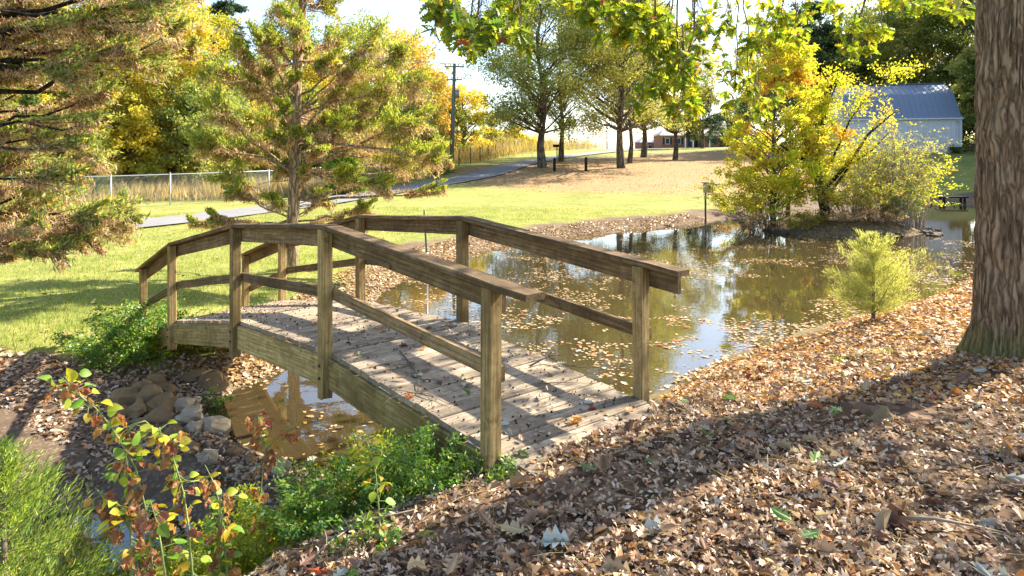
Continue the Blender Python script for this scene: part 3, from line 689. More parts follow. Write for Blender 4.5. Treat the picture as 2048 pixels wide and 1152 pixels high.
box_obj('back_wall', ((bx0+bx1)/2, 74, (bz+be)/2), (bx1-bx0, .05, be-bz), M['barnwall'], barn)
box_obj('ridge_cap', ((bx0+bx1)/2, 69.5, br+.04), (bx1-bx0+.1, .4, .05), M['barnroof'], barn)
box_obj('eave_trim', ((bx0+bx1)/2, 64.62, be-.3), (bx1-bx0+.3, .08, .14), M['barnwall'], barn)
box_obj('corner_trim', (bx1+.02, 64.95, (bz+be)/2), (.18, .14, be-bz-.1), M['barnwall'], barn)

mb = MB(); mb.tube([(bx1-.3, 64.5, be-.35), (bx1-.3, 64.85, be-.8), (bx1-.3, 64.9, bz+.1)], .05, 6); mb.build('downspout', M['barnwall'], barn)
barn.rotation_euler = (0, 0, R(-15))
# ------------------------------------------------------------------ far houses
M['brick'] = simple('red_brick', (.30, .13, .09), .9, .3, 6); M['white'] = simple('white_paint', (.78, .78, .76), .5, .04, 3, 0)
M['shingle'] = simple('grey_shingle', (.42, .38, .36), .9, .2, 2)
def ranch(loc, wd, label, portico=True):
    x, y, z = loc; hs = empty('brick_house', loc, label, 'house'); h = 2.9
    box_obj('wall', (x, y+4, z+h/2), (wd, 8, h), M['brick'], hs)
    V = [(x-wd/2-.5, y-.5, z+h), (x+wd/2+.5, y-.5, z+h), (x+wd/2+.5, y+8.5, z+h), (x-wd/2-.5, y+8.5, z+h), (x-wd/2+1.5, y+4, z+h+1.5), (x+wd/2-1.5, y+4, z+h+1.5)]
    link('roof', pymesh('roof', V, [(0, 1, 5, 4), (1, 2, 5), (2, 3, 4, 5), (3, 0, 4), (3, 2, 1, 0)], M['shingle']), hs)
    box_obj('eave_fascia', (x, y-.53, z+h-.07), (wd+1, .06, .22), M['white'], hs)
    n = int(wd/2.1)
    for i in range(n):
        wx = x-wd/2+wd*(i+.5)/n
        if portico and abs(wx-x) < 2.6: continue
        f = box_obj('window', (wx, y-.03, z+1.65), (1.0, .08, 1.3), M['white'], hs)
        box_obj('pane', (wx, y-.08, z+1.65), (.82, .03, 1.12), M['glass'], f)
        for sx in (-.72, .72): box_obj('shutter', (wx+sx, y-.03, z+1.65), (.36, .05, 1.35), M['dark'], hs)
    if portico:
        for sx in (-2.5, -.9, .9, 2.5):
            mb = MB(); mb.tube([(x+sx, y-1.6, z), (x+sx, y-1.6, z+h-.05)], .14, 8); mb.build('column', M['white'], hs)
        box_obj('portico_roof', (x, y-1.1, z+h+.12), (6, 1.8, .3), M['white'], hs)
        d = box_obj('door', (x, y-.04, z+1.1), (1.1, .08, 2.15), M['dark'], hs); box_obj('door_window', (x+1.2, y-.04, z+1.3), (.7, .08, 1.6), M['glass'], hs); box_obj('door_window', (x-1.2, y-.04, z+1.3), (.7, .08, 1.6), M['glass'], hs)
ranch((38.2, 138, h1(38.2, 138)-.1), 14, 'low red brick house with white porch columns on the hilltop', True)
hx = at(1296, 296, 150)
ranch((hx.x+.5, 150, h1(hx.x, 150)-1.4), 4, 'small far house with grey roof peeping over the hill left of the porch house', False)

# ------------------------------------------------------------------ utility poles and wires
M['polewood'] = simple('grey_green_pole_wood', (.17, .19, .15), .9, .25, 5); M['wire'] = simple('pale_wire', (.32, .32, .34), .6, .1, 3)
M['greymetal'] = simple('grey_metal', (.30, .33, .36), .5, .1, 4, .05, .01, .5); M['ceramic'] = simple('insulator', (.35, .3, .25), .4)
pb = at(903, 335, 60); pz = h1(pb.x, pb.y)
pole = empty('utility_pole', (pb.x, pb.y, pz), 'tall wooden utility pole with two crossarms beside the drive', 'utility pole')
ptop = at(910, 127, 60).z
mb = MB(); mb.tube([(pb.x, pb.y, pz-.3), (pb.x+.14, pb.y, (pz+ptop)/2), (pb.x+.27, pb.y, ptop)], [.21, .18, .14], 10); mb.build('shaft', M['polewood'], pole, True)
for yy, wd_ in ((134, 1.8), (160, 1.4)):
    zz = at(0, yy, 60).z; xx = pb.x+.27
    ao = box_obj('crossarm', (xx, pb.y-.2, zz), (wd_, .1, .12), M['polewood'], pole)
    for sx in (-.85, -.35, .4, .85):
        mb = MB(); mb.tube([(xx+sx*wd_/1.9, pb.y-.2, zz+.06), (xx+sx*wd_/1.9, pb.y-.2, zz+.26)], [.03, .06], 6); mb.build('insulator', M['ceramic'], ao)
    if yy == 134:
        for sx in (-1, 1): 
            mb = MB(); mb.tube([(xx+sx*.65, pb.y-.26, zz-.05), (xx, pb.y-.26, zz-.65)], .025, 4); mb.build('brace', M['greymetal'], pole)
mb = MB(); zt = at(0, 188, 60).z; mb.tube([(pb.x+.5, pb.y-.15, zt-.35), (pb.x+.5, pb.y-.15, zt+.35)], [.2, .2], 12); mb.build('transformer', M['greymetal'], pole, True)
for i, (dx, dz) in enumerate(((-.8, .25), (-.3, .25), (.4, .25), (.8, .25), (0, -1.2))):
    z0 = at(0, 134, 60).z+dz; a = Vector((pb.x+.27+dx, pb.y-.2, z0)); b = Vector((-34+dx*1.5, 22, 12.5+dz)); pts = []
    for k in range(21):
        t = k/20; p = a.lerp(b, t); p.z -= 1.6*4*t*(1-t); pts.append(p)
    mb = MB(); mb.tube(pts, .012, 3); o = mb.build('power_line', M['wire']); tag(o, ('outermost left power line running from the pole top crossarm', 'second power line from the left end of the pole top crossarm', 'third power line on the pole top crossarm, right of the shaft', 'rightmost power line on the pole top crossarm', 'lowest power line, strung below the crossarms of the pole')[i], 'wire')
for px, y0, y1, d, lb in ((1138, 230, 300, 115, 'thin far pole right behind the twin lawn trees'), (1214, 248, 302, 118, 'thin far pole standing left of the group of three trunks'), (1176, 270, 302, 120, 'shortest far pole, between the other two on the hilltop')):
    p = at(px, y1, d); tp_ = at(px, y0, d); e = empty('far_pole', p, lb, 'utility pole')
    mb = MB(); mb.tube([(p.x, p.y, p.z-1), (p.x, p.y, tp_.z)], [.16, .11], 6); mb.build('shaft', M['polewood'], e, True)
    box_obj('crossarm', (p.x, p.y-.15, tp_.z-.4), (1.5, .1, .1), M['polewood'], e)

# ------------------------------------------------------------------ fences
M['galv'] = simple('galvanised_steel', (.45, .47, .48), .5, .1, 4, .05, .01, .5, .5); M['darkpost'] = simple('dark_fence_post', (.07, .06, .05), .9)
def chain_fence(pts, hgt, label, m, step, rp=.035, wires=True, rail=True, wr=.0035):
    e = empty('chain_link_fence', (pts[0][0], pts[0][1], h1(*pts[0])), label, 'fence')
    D = [0]
    for a, b in zip(pts[:-1], pts[1:]): D.append(D[-1]+math.hypot(b[0]-a[0], b[1]-a[1]))
    pa = lambda d: (float(np.interp(d, D, [p[0] for p in pts])), float(np.interp(d, D, [p[1] for p in pts])))
    n = int(D[-1]/step); tops = []
    for i in range(n+1):
        x, y = pa(D[-1]*i/n); z = float(H([x], [y], False)[0]); tops.append((x, y, z+hgt))
        mb = MB(); mb.tube([(x, y, z-.3), (x, y, z+hgt+.04)], rp, 8); mb.tube([(x, y, z+hgt+.04), (x, y, z+hgt+.1)], [rp*1.25, rp*.5], 8); mb.build('post', m, e, True)
    if rail:
        mb = MB(); mb.tube(tops, .024, 6); mb.build('top_rail', m, e, True)
    if wires:
        A = np.array(tops); V = []; k = 0; sp = .11; tot = D[-1]
        for i in range(int(tot/sp)):
            for sgn in (1, -1):
                d0 = i*sp; d1 = d0+hgt*1.0
                a0, a1 = (d0, min(d1, tot)) if sgn == 1 else (min(d1, tot), d0)
                fr0, fr1 = 0, (min(d1, tot)-d0)/hgt
                pa0 = pa(a0); pa1 = pa(a1); zt0 = np.interp(a0, np.linspace(0, tot, n+1), A[:, 2]); zt1 = np.interp(a1, np.linspace(0, tot, n+1), A[:, 2])
                p0 = np.array([pa0[0], pa0[1], zt0-hgt+.03]); p1 = np.array([pa1[0], pa1[1], zt1-hgt+hgt*fr1])
                V += [p0+[0, 0, -wr], p0+[0, 0, wr], p1+[0, 0, wr], p1+[0, 0, -wr]]
        V = np.array(V); o = link('wire_mesh', npmesh('wire_mesh', V, np.arange(len(V)).reshape(-1, 4), m), e); o['kind'] = 'stuff'
fz = [at(x, 0, d) for x, d in ((-60, 30), (160, 32), (275, 34), (372, 35.5), (511, 38), (566, 40), (700, 45), (760, 49))]
chain_fence([(p.x, p.y) for p in fz], 1.65, 'silver chain-link fence along the far side of the drive behind the conifers', M['galv'], 2.55)
fz = [at(x, 0, d) for x, d in ((885, 58), (925, 62), (960, 68), (1000, 77), (1030, 85))]
chain_fence([(p.x, p.y) for p in fz], 1.5, 'dark wire fence climbing the slope behind the tall utility pole', M['darkpost'], 3.2, .05, True, False)
fz = [at(x, 0, d) for x, d in ((1032, 88), (1100, 98), (1180, 112), (1240, 122))]
chain_fence([(p.x, p.y) for p in fz], 1.6, 'pale chain-link fence along the hilltop beyond the twin lawn trees', M['galv'], 3.5, .04, True)

# ------------------------------------------------------------------ posts, boxes, bench
def wooden_stub(px, y0, y1, d, lb):
    p = at(px, y1, d); z = h1(p.x, p.y); e = at(px, y0, d).z
    mb = MB(); mb.tube([(p.x, p.y, z-.2), (p.x, p.y, e)], [.13, .12], 8); mb.tube([(p.x, p.y, e), (p.x, p.y, e+.04)], [.12, .06], 8)
    tag(mb.build('wooden_post', M['darkbark'], None), lb, 'post')
wooden_stub(1109, 316, 337, 57, 'short dark wooden post just right of the big lawn tree trunk')
wooden_stub(1172, 315, 337, 57, 'short dark wooden post halfway between the two tree groups')
sp_ = at(1114, 325, 74); e = empty('mailbox', (sp_.x, sp_.y, h1(sp_.x, sp_.y)), 'small far mailbox on a post between the twin lawn trees', 'mailbox')
zz = h1(sp_.x, sp_.y); mb = MB(); mb.tube([(sp_.x, sp_.y, zz-.2), (sp_.x, sp_.y, zz+1.3)], .06, 6); mb.build('post', M['darkbark'], e); box_obj('box', (sp_.x, sp_.y, zz+1.45), (.9, .35, .3), M['darkbark'], e)
# nest box on pole standing in the shallows
nb = at(1411, 447, 29.6); e = empty('nest_box', (nb.x, nb.y, ZW), 'grey duck nest box on a thin pole at the pond edge', 'nest box')
zb = at(0, 376, 29.6).z
mb = MB(); mb.tube([(nb.x, nb.y, ZW-.5), (nb.x, nb.y, zb-.2)], .045, 8); mb.build('pole', M['darkpost'], e, True)
M['boxwood'] = simple('grey_board', (.30, .29, .27), .8, .25, 6)
mb = MB(); c = Vector((nb.x+.12, nb.y, zb)); mb.box((0, 0, 0), (.30, .32, .42), R(25)); o = mb.build('box', M['boxwood'], e); o.location = c
ro = MB(); ro.box((0, 0, 0), (.40, .44, .035), R(25)); o2 = ro.build('roof', M['darkpost'], e); o2.location = c+Vector((0, 0, .235))
ho = MB(); ho.tube([(-.045*1.2, -.165, .02), (-.045*1.2, -.185, .02)], .055, 10); o3 = ho.build('entrance_hole', M['dark'], e); o3.location = c; o3.rotation_euler = (0, 0, R(25))
# green and white rod near the bridge
rod = at(853, 560, 15.5); e = empty('marker_rod', (rod.x, rod.y, ZW), 'thin upright metal rod with a white lower half standing in the shallows behind the bridge', 'rod')
zz = lambda y: at(0, y, 15.5).z
mb = MB(); mb.tube([(rod.x+.01, rod.y, ZW-.3), (rod.x+.01, rod.y, zz(505))], .028, 8); mb.build('lower_tube', M['white'], e, True)
mb = MB(); mb.tube([(rod.x, rod.y, zz(505)), (rod.x-.05, rod.y, zz(420))], .024, 8); mb.build('upper_tube', simple('green_paint', (.10, .16, .10), .6), e, True)
mb = MB(); mb.tube([(rod.x-.03, rod.y, zz(460)), (rod.x-.03, rod.y, zz(455))], .05, 8); mb.build('clamp', M['greymetal'], e, True)
# dark bench/dock at the far right shore
bn = at(1905, 420, 42); z0 = h1(bn.x, bn.y); z0 = min(z0, bn.z); e = empty('bench', (bn.x, bn.y, z0), 'dark weathered wooden bench on the shore below the barn', 'bench')
zt = at(0, 394, 42).z
box_obj('seat', (bn.x, bn.y, zt), (1.7, .5, .09), M['darkbark'], e)
for sx in (-.65, .65):
    for sy in (-.18, .18): box_obj('leg', (bn.x+sx, bn.y+sy, (zt+z0)/2-.05), (.11, .1, zt-z0), M['darkbark'], e)
random.seed(4)
for k in range(9):
    a = at(1862+random.uniform(-12, 60), 417+random.uniform(-6, 10), 41+random.uniform(-1, 1)); mb = MB()
    b = a+Vector((random.uniform(-1, 1), random.uniform(-.5, .5), random.uniform(.0, .5))); mb.tube([a, a.lerp(b, .5)+Vector((0, 0, .1)), b], [.05, .04, .02], 5)
    tag(mb.build('fallen_branch', M['darkbark']), 'dark fallen branch in the brush heap by the shore bench', 'branch', 'brush heap below the barn')

# ------------------------------------------------------------------ background trees
def bt(px, d, top, w_px, **k):
    x = (px-1024)/F*d; z = h1(x, d); zt = EYE-(top-HY)/F*d; return (x, d, z), zt-z, w_px/F*d/2
BGL = [ # px, d, top y, width px, material, leaves, label, crown base
 (20, 40, -60, 230, 'gold', 9000, 'yellow-gold tree at the left edge behind the chain-link fence', .12),
 (110, 50, -120, 260, 'green', 9000, 'dark olive tree rising behind the leftmost fence posts', .1),
 (200, 44, -40, 200, 'willow2', 8000, 'olive-gold tree behind the second fence bay', .1),
 (285, 52, -90, 220, 'orange', 9000, 'orange-brown tree behind the fence between two green ones', .12),
 (345, 46, 20, 170, 'gold', 9000, 'bright golden tree left of the dead-tipped conifer', .08),
 (405, 56, 10, 150, 'gold', 8000, 'tall golden tree whose crown ends against the sky left of the conifer', .12),
 (500, 50, 150, 170, 'willow2', 8000, 'low olive tree behind the left side of the middle conifer', .06),
 (570, 58, 40, 170, 'green', 8000, 'dark green tree directly behind the middle conifer trunk', .1),
 (645, 54, 90, 170, 'gold', 8000, 'golden tree right behind the middle conifer trunk', .08),
 (730, 60, 60, 190, 'willow', 8000, 'olive green tree behind the right side of the conifer', .08),
 (800, 64, 75, 150, 'orange', 8000, 'rust-orange tree at the right end of the left wood', .1),
 (858, 68, 140, 110, 'orange', 5000, 'pale orange tree just left of the utility pole', .1),
 (925, 74, 175, 100, 'gold', 6000, 'slim golden tree right behind the utility pole', .05),
 (890, 72, 205, 90, 'willow', 5000, 'small olive tree at the foot of the utility pole', .05),
]
for i, (px, d, top, wp, lm, nl, lb, cb) in enumerate(BGL):
    loc, h, cr = bt(px, d, top, wp)
    broad_tree(loc, h, .22, cb, cr*1.1, nl, .26 if d > 45 else .24, L[lm], M['bark'], lb, seed=20+i, nclus=46, group='trees of the left wood', shape=3.0)
for i, (px, d, top, wp, lb) in enumerate(((455, 62, 5, 90, 'tall dark pine with a rounded top against the sky'), (60, 36, 190, 130, 'blue-green cedar behind the near conifer boughs'), (160, 38, 215, 110, 'dense green cedar behind the fence left of the conifer'), (690, 42, 215, 90, 'green cedar just right of the middle conifer trunk'), (855, 56, 250, 95, 'conical green cedar at the roadside left of the utility pole'))):
    loc, h, cr = bt(px, d, top, wp)
    if i == 0: broad_tree(loc, h, .25, .35, cr, 9000, .3, L['pine'], M['bark'], lb, name='pine_tree', seed=50, nclus=34, asp=.7, shape=3.0)
    else: cone_tree(loc, h, .12, .03, cr, 11000, .3, L['cedargreen' if i > 2 else 'green'], M['bark'], lb, seed=60+i, nb=80)
for i, (px, d, top, wp, lm, lb) in enumerate(((40, 43, 150, 170, 'willow2', 'leafy thicket tree low behind the left fence posts'), (130, 46, 215, 150, 'gold', 'low golden thicket behind the second fence post'), (235, 42, 190, 140, 'gold', 'yellow thicket between the conifers behind the fence'),
  (320, 47, 200, 150, 'orange', 'russet thicket left of the middle conifer behind the fence'), (410, 44, 180, 150, 'willow', 'olive thicket left of the middle conifer boughs'), (490, 48, 225, 150, 'gold', 'low gold thicket behind the lower left boughs of the conifer'), (600, 50, 190, 150, 'willow2', 'olive-gold thicket behind the conifer trunk'),
  (680, 53, 170, 150, 'gold', 'yellow thicket tree right of the conifer trunk'), (770, 56, 190, 150, 'willow', 'olive thicket behind the right boughs of the conifer'), (830, 60, 230, 110, 'willow2', 'low thicket between the conifer and the utility pole'))):
    loc, h, cr = bt(px, d, top, wp); broad_tree(loc, h, .1, .02, cr*1.15, 6500, .25, L[lm], M['bark'], lb, name='thicket', cat='thicket', seed=240+i, nclus=50, shape=3.0, asp=.8)
def far_wood(name, pts, top, n, ls, m, lb, seed):
    global rg; rg = np.random.default_rng(seed); A = np.array(pts, float); t = rg.uniform(0, len(pts)-1.001, n); i = t.astype(int); f = (t-i)[:, None]; q = A[i]*(1-f)+A[i+1]*f+rg.normal(size=(n, 2))*3
    z0 = H(q[:, 0], q[:, 1], False); hh = top*(.55+.75*vnoise(t*7, t*0, 1)); P = np.stack([q[:, 0], q[:, 1], z0+hh*rg.random(n)**.8], 1)
    V, Fc = leafquads(P, ls, ls*.7); tag(link(name, npmesh(name, V, Fc, m)), lb, 'wood', kind='stuff')
far_wood('far_wood', [(-95, 70), (-60, 80), (-35, 90), (-15, 95)], 15, 26000, .75, L['willow2'], 'far-off autumn wood filling the gaps behind the left trees', 5)
far_wood('far_wood', [(40, 95), (55, 88), (75, 80), (95, 65)], 19, 26000, .75, L['green'], 'dark wood filling the gaps behind the barn', 6)
# weeds and low scrub behind the fences
def weeds(name, pts, n, hgt, wd_, m, lb, cat, seed):
    global rg; rg = np.random.default_rng(seed); t = rg.uniform(0, len(pts)-1.001, n); i = t.astype(int); f = (t-i)[:, None]; A = np.array(pts, float)
    q = A[i]*(1-f)+A[i+1]*f; q = q+rg.normal(size=q.shape)*wd_; z = H(q[:, 0], q[:, 1], False); hh = hgt*rg.uniform(.3, 1, n)*(.6+.8*vnoise(q[:, 0], q[:, 1], .8))
    P = np.stack([q[:, 0], q[:, 1], z+hh*.5], 1); D = np.stack([rg.normal(size=n)*.25, rg.normal(size=n)*.25, np.ones(n)], 1)
    V, Fc = leafquads(P, hh, .07, D, .85); o = link(name, npmesh(name, V, Fc, m)); tag(o, lb, cat, kind='stuff'); return o
weeds('dry_weeds', [(-34, 36), (-24, 38), (-17, 40), (-12, 44), (-9, 52)], 13000, 1.15, 1.1, L['reed'], 'tall dry straw-coloured weeds standing behind the chain-link fence', 'weeds', 1)
weeds('hill_scrub', [(-8, 66), (-4, 74), (0, 88), (5, 100), (14, 122)], 9000, 2.2, 1.6, L['reed'], 'pale dry scrub along the upper hillside fence', 'scrub', 2)
for i, (px, d, top, wp, lm, lb) in enumerate(((985, 84, 262, 55, 'willow2', 'low yellowish bush on the hillside left of the big lawn tree'), (1030, 92, 255, 70, 'gold', 'low golden bush on the hillside behind the big lawn tree'), (955, 80, 268, 50, 'orange', 'small russet bush on the slope right of the utility pole'), (1000, 96, 215, 70, 'pine', 'dark far pine left of the big lawn tree'))):
    loc, h, cr = bt(px, d, top, wp); broad_tree(loc, h, .1, .05, cr, 3500, .24, L[lm], M['bark'], lb, name='hill_bush' if i < 3 else 'pine_tree', cat='bush' if i < 3 else 'tree', seed=80+i, nclus=24)

# lawn trees: willow oaks on the rise
LT = [(1085, 60, -90, 235, .34, .23, 'willow', 22000, 'large lawn tree with a dark leaning trunk, leftmost on the rise', 336),
      (1122, 68, -40, 170, .26, .25, 'willow', 11000, 'second lawn tree standing close right of the large one', 327),
      (1243, 60, -80, 225, .33, .25, 'willow2', 20000, 'thick pale-trunked lawn tree, left trunk of the group of three', 335),
      (1259, 67, -40, 150, .22, .25, 'willow', 8000, 'slim dark-trunked lawn tree in the middle of the group of three', 329),
      (1287, 80, 10, 165, .33, .25, 'willow2', 11000, 'farther pale-trunked lawn tree, right trunk of the group of three', 315),
      (1350, 76, 60, 150, .27, .28, 'willow2', 9000, 'lawn tree with straight dark trunk in front of the brick house', 321)]
for i, (px, d, top, wp, tr, cb, lm, nl, lb, by) in enumerate(LT):
    loc, h, cr = bt(px, d, top, wp)
    broad_tree(loc, h, tr*.9, cb-.03, cr*1.12, int(nl*1.15), .225, L[lm], M['bark'], lb, name='lawn_tree', seed=100+i, nclus=100, puff=.8, group='trees on the rise beyond the pond', lean=((-.02, 0) if i == 0 else (0, 0)), shape=1.0, clr=.8)
# far tree line right of the lawn trees and woods around the barn
BGR = [(1405, 105, 178, 70, 'pine', 6000, 'far dark pine beside the roof of the brick house', .2, 'pine_tree'),
 (1378, 150, 235, 90, 'pine', 4000, 'low far dark evergreen behind the brick house', .05, 'pine_tree'),
 (1455, 120, 225, 80, 'pine', 4000, 'far evergreen half hidden by the pond-island tree', .1, 'pine_tree'),
 (1618, 86, 12, 120, 'pine', 14000, 'tall dark pine with a domed crown above the island trees', .35, 'pine_tree'),
 (1530, 92, 70, 120, 'willow', 6000, 'olive tree behind the left side of the pond-island tree', .1, 'broadleaf_tree'),
 (1700, 82, 60, 170, 'green', 10000, 'dark green tree behind the left end of the barn', .08, 'broadleaf_tree'),
 (1775, 86, -50, 190, 'willow', 12000, 'tall olive tree rising over the middle of the barn roof', .1, 'broadleaf_tree'),
 (1850, 80, -30, 180, 'green', 12000, 'dense green tree rising over the right half of the barn', .08, 'broadleaf_tree'),
 (1925, 76, -60, 170, 'green', 12000, 'tall green tree beside the right corner of the barn', .04, 'broadleaf_tree'),
 (1960, 66, 100, 100, 'willow', 8000, 'lower olive tree between the barn corner and the big oak trunk', .03, 'broadleaf_tree'),
 (2040, 70, -80, 200, 'green', 8000, 'green tree at the right edge behind the big oak trunk', .05, 'broadleaf_tree'),
 (1810, 78, 60, 120, 'willow2', 7000, 'yellowing tree directly behind the barn roof', .1, 'broadleaf_tree')]
for i, (px, d, top, wp, lm, nl, lb, cb, nm) in enumerate(BGR):
    loc, h, cr = bt(px, d, top, wp); broad_tree(loc, h, .25, cb, cr, nl, .33, L[lm], M['bark'], lb, name=nm, seed=130+i, nclus=44, shape=3.0 if nm != 'pine_tree' else 1.0, asp=.6)
# trees just outside the right edge: their shade falls on the slope below the barn
for i, (x, y, h_) in enumerate(((49, 60, 18), (51, 52, 18), (50, 45, 17), (57, 66, 20), (47, 38, 15), (59, 56, 20), (58, 47, 19), (66, 60, 21), (55, 39, 17), (66, 50, 20), (52, 68, 19), (63, 70, 21))):
    broad_tree((x, y, h1(x, y)), h_, .25, .05, 4.6, 4500, .55, L['green'], M['bark'], 'green tree of the wood on the right bank beyond the frame', seed=160+i, nclus=36, group='wood on the right bank', shape=3.0)
bu = at(1912, 303, 64); shrub((bu.x, 64, h1(bu.x, 64)), 1.1, .7, 14, 900, .22, L['green'], M['bark'], 'round green bush at the right corner of the barn', 'barn_bush', 'bush', seed=3)

# ------------------------------------------------------------------ conifers built bough by bough
def bough_tree(label, name, trunk_pts, trunk_r, blobs, n_per, ls, tipm, deadm, seed, greenfrac=.4, bm=None, extra=None, droop=.25):
    global rg; rg = np.random.default_rng(seed); random.seed(seed)
    root = empty(name, trunk_pts[0], label, 'tree'); mb = MB(); mb.tube(trunk_pts, trunk_r, 10); 
    T = np.array([tuple(p) for p in trunk_pts])
    A, AD, Bq, BD = [], [], [], []
    for (c, rx, rz) in blobs:
        c = Vector(c); zt_ = c.z-random.uniform(-.6, 2.2)*rx*2
        zt_ = min(max(zt_, T[0, 2]+1.0), T[-1, 2]-.1); tx = np.array([np.interp(zt_, T[:, 2], T[:, 0]), np.interp(zt_, T[:, 2], T[:, 1]), zt_]); q = Vector(tx)
        dist = (c-q).length; pts = limb(mb, q, c, min(.05, .014+dist*.009), .008, .1, 7, 5, droop*.12)
        out = (c-q).normalized()
        for j in range(9):
            a = random.uniform(0, 2*pi); e = c+Vector((cos(a)*rx*random.uniform(.3, 1), sin(a)*rx*random.uniform(.3, 1), random.uniform(-1.1, 1.1)*rz))+out*rx*.25
            tw = limb(mb, pts[random.choice((5, 6, 7))], e, .006, .002, .1, 3, 3)
            m_ = n_per//9; u = rg.uniform(.1, 1.08, m_)[:, None]; p = np.array(tw[0])*(1-u)+np.array(e)*u
            p = p+rg.normal(size=(m_, 3))*np.array([.16, .16, .11])*rx
            rel = (p[:, 2]-c.z)/rz + rg.normal(size=m_)*.55 + (u[:, 0]-.5)*.9 + random.gauss(0, .45)
            g = rel > (.5-greenfrac)*2
            dv = np.array(e-tw[0]); dv = dv/np.linalg.norm(dv)
            A.append(p[g]); AD.append(dv[None]+np.array([0, 0, .55])+rg.normal(size=(g.sum(), 3))*.5)
            p2 = p[~g]; p2[:, 2] -= rg.uniform(0, .35, len(p2))*rz; Bq.append(p2); BD.append(dv[None]*.5+np.array([0, 0, -.7])+rg.normal(size=(len(p2), 3))*.45)
        m_ = n_per//7; u = rg.uniform(.35, 1, m_)[:, None]; p = np.array(q)*(1-u)+np.array(c)*u+rg.normal(size=(m_, 3))*.1*rx; p[:, 2] -= .03
        Bq.append(p); BD.append(rg.normal(size=(m_, 3))*.5+np.array([0, 0, -.8]))
    for k in range(extra or 0):   # dead snags
        zt_ = random.uniform(T[0, 2]+.8, T[-1, 2]); q = Vector((np.interp(zt_, T[:, 2], T[:, 0]), np.interp(zt_, T[:, 2], T[:, 1]), zt_)); a = random.uniform(0, 2*pi); l = random.uniform(.4, 1.6)
        limb(mb, q, q+Vector((cos(a)*l, sin(a)*l, random.uniform(-.2, .5))), .012, .003, .12, 5, 4)
    mb.build('trunk', bm or M['conbark'], root, True)
    V, Fc = leafquads(np.concatenate(A), ls, ls*.30, np.concatenate(AD), .7); link('green_foliage', npmesh('green_foliage', V, Fc, tipm), root)
    V, Fc = leafquads(np.concatenate(Bq), ls*1.15, ls*.22, np.concatenate(BD), .72); link('dead_foliage', npmesh('dead_foliage', V, Fc, deadm), root)
    return root
def blobs_px(lst, d, jd):
    out = []
    for k in lst:
        px, py, r = k[:3]; dd = d+random.uniform(-jd, jd) if len(k) < 4 else k[3]
        out.append((at(px, py, dd), r/F*dd*.95, r/F*dd*.80))
    return out
random.seed(11)
hero = [(755, 80, 48), (800, 105, 40), (715, 120, 42), (835, 165, 38), (775, 165, 46), (845, 235, 36), (800, 240, 44), (740, 215, 40), (852, 295, 34), (805, 310, 42), (845, 350, 28), (740, 300, 42), (690, 175, 36), (680, 255, 34), (675, 70, 36), (700, 345, 36), (765, 365, 26), (655, 125, 32),
        (720, 400, 22), (520, 75, 36), (478, 105, 40), (435, 150, 42), (500, 165, 36), (425, 215, 38), (395, 275, 34), (465, 240, 44), (530, 235, 32), (435, 305, 40), (505, 300, 38), (455, 360, 36), (480, 385, 26), (540, 395, 24), (440, 440, 18), (395, 455, 15), (650, 18, 34), (560, 18, 36), (600, 50, 36), (540, 130, 34), (620, -40, 40), (560, -60, 36), (640, -90, 36),
        (625, 190, 24), (640, 300, 26), (560, 330, 26), (650, 380, 24), (735, 460, 14), (780, 545, 0.1), (870, 380, 16)]
hero += [(606, 105, 22, 14.2), (575, 215, 24, 14.1), (600, 265, 22, 14.2), (618, 340, 20, 14.2), (582, 160, 20, 14.1), (590, 20, 30, 14.2), (560, 290, 26, 14.2), (655, 235, 30), (520, 200, 26), (680, 420, 18), (550, 60, 26), (700, 235, 30), (890, 330, 16), (870, 255, 18)]
hero = [(b[0]+random.uniform(-8, 8), b[1]+random.uniform(-16, 16))+tuple(b[2:]) for b in hero if b[2] > 1]
gb = at(583, 545, 14.8); tz = h1(gb.x, gb.y)
trunk_pts = [Vector((gb.x-.02, 14.8, tz-.2)), at(584, 480, 14.8), at(590, 350, 14.8), at(592, 200, 14.8), at(597, 60, 14.8), at(598, -120, 14.8), at(600, -260, 14.8)]
bough_tree('scraggly conifer with straight trunk and half-dead boughs behind the bridge', 'conifer_tree', trunk_pts, [.17, .135, .125, .115, .10, .07, .02], blobs_px(hero, 14.8, 1.3), 1900, .10, L['continip'], L['condead'], 5, .66, extra=46)
random.seed(12)
lf = []
for py in range(-70, 530, 44):
    xmax = 430-.0*py if py < 60 else (400 if py < 130 else (330 if py < 180 else (270 if py < 260 else (230 if py < 330 else (215 if py < 400 else (255 if py < 470 else 150))))))
    x = -110+random.uniform(0, 40)
    while x < xmax:
        if random.random() < (.93 if py > 380 or x < 130 or py < 110 else .50): lf.append((x+random.uniform(-18, 18), py+random.uniform(-30, 30), random.uniform(20, 44)))
        x += random.uniform(40, 62)
lf += [(255, 440, 28), (225, 455, 30), (180, 480, 26), (70, 500, 26), (20, 510, 18)]
tx = -8.2; tzz = h1(tx, 8.8)
bough_tree('near conifer whose brown and green boughs reach in from the left edge', 'conifer_tree', [Vector((tx, 8.8, tzz-.2)), Vector((tx+.05, 8.8, 1.5)), Vector((tx, 8.8, 4)), Vector((tx+.1, 8.8, 7.5))], [.26, .2, .14, .04], blobs_px(lf, 9.0, 1.2), 1250, .08, L['hemtip'], L['condead'], 6, .52, extra=20, bm=M['darkbark'])

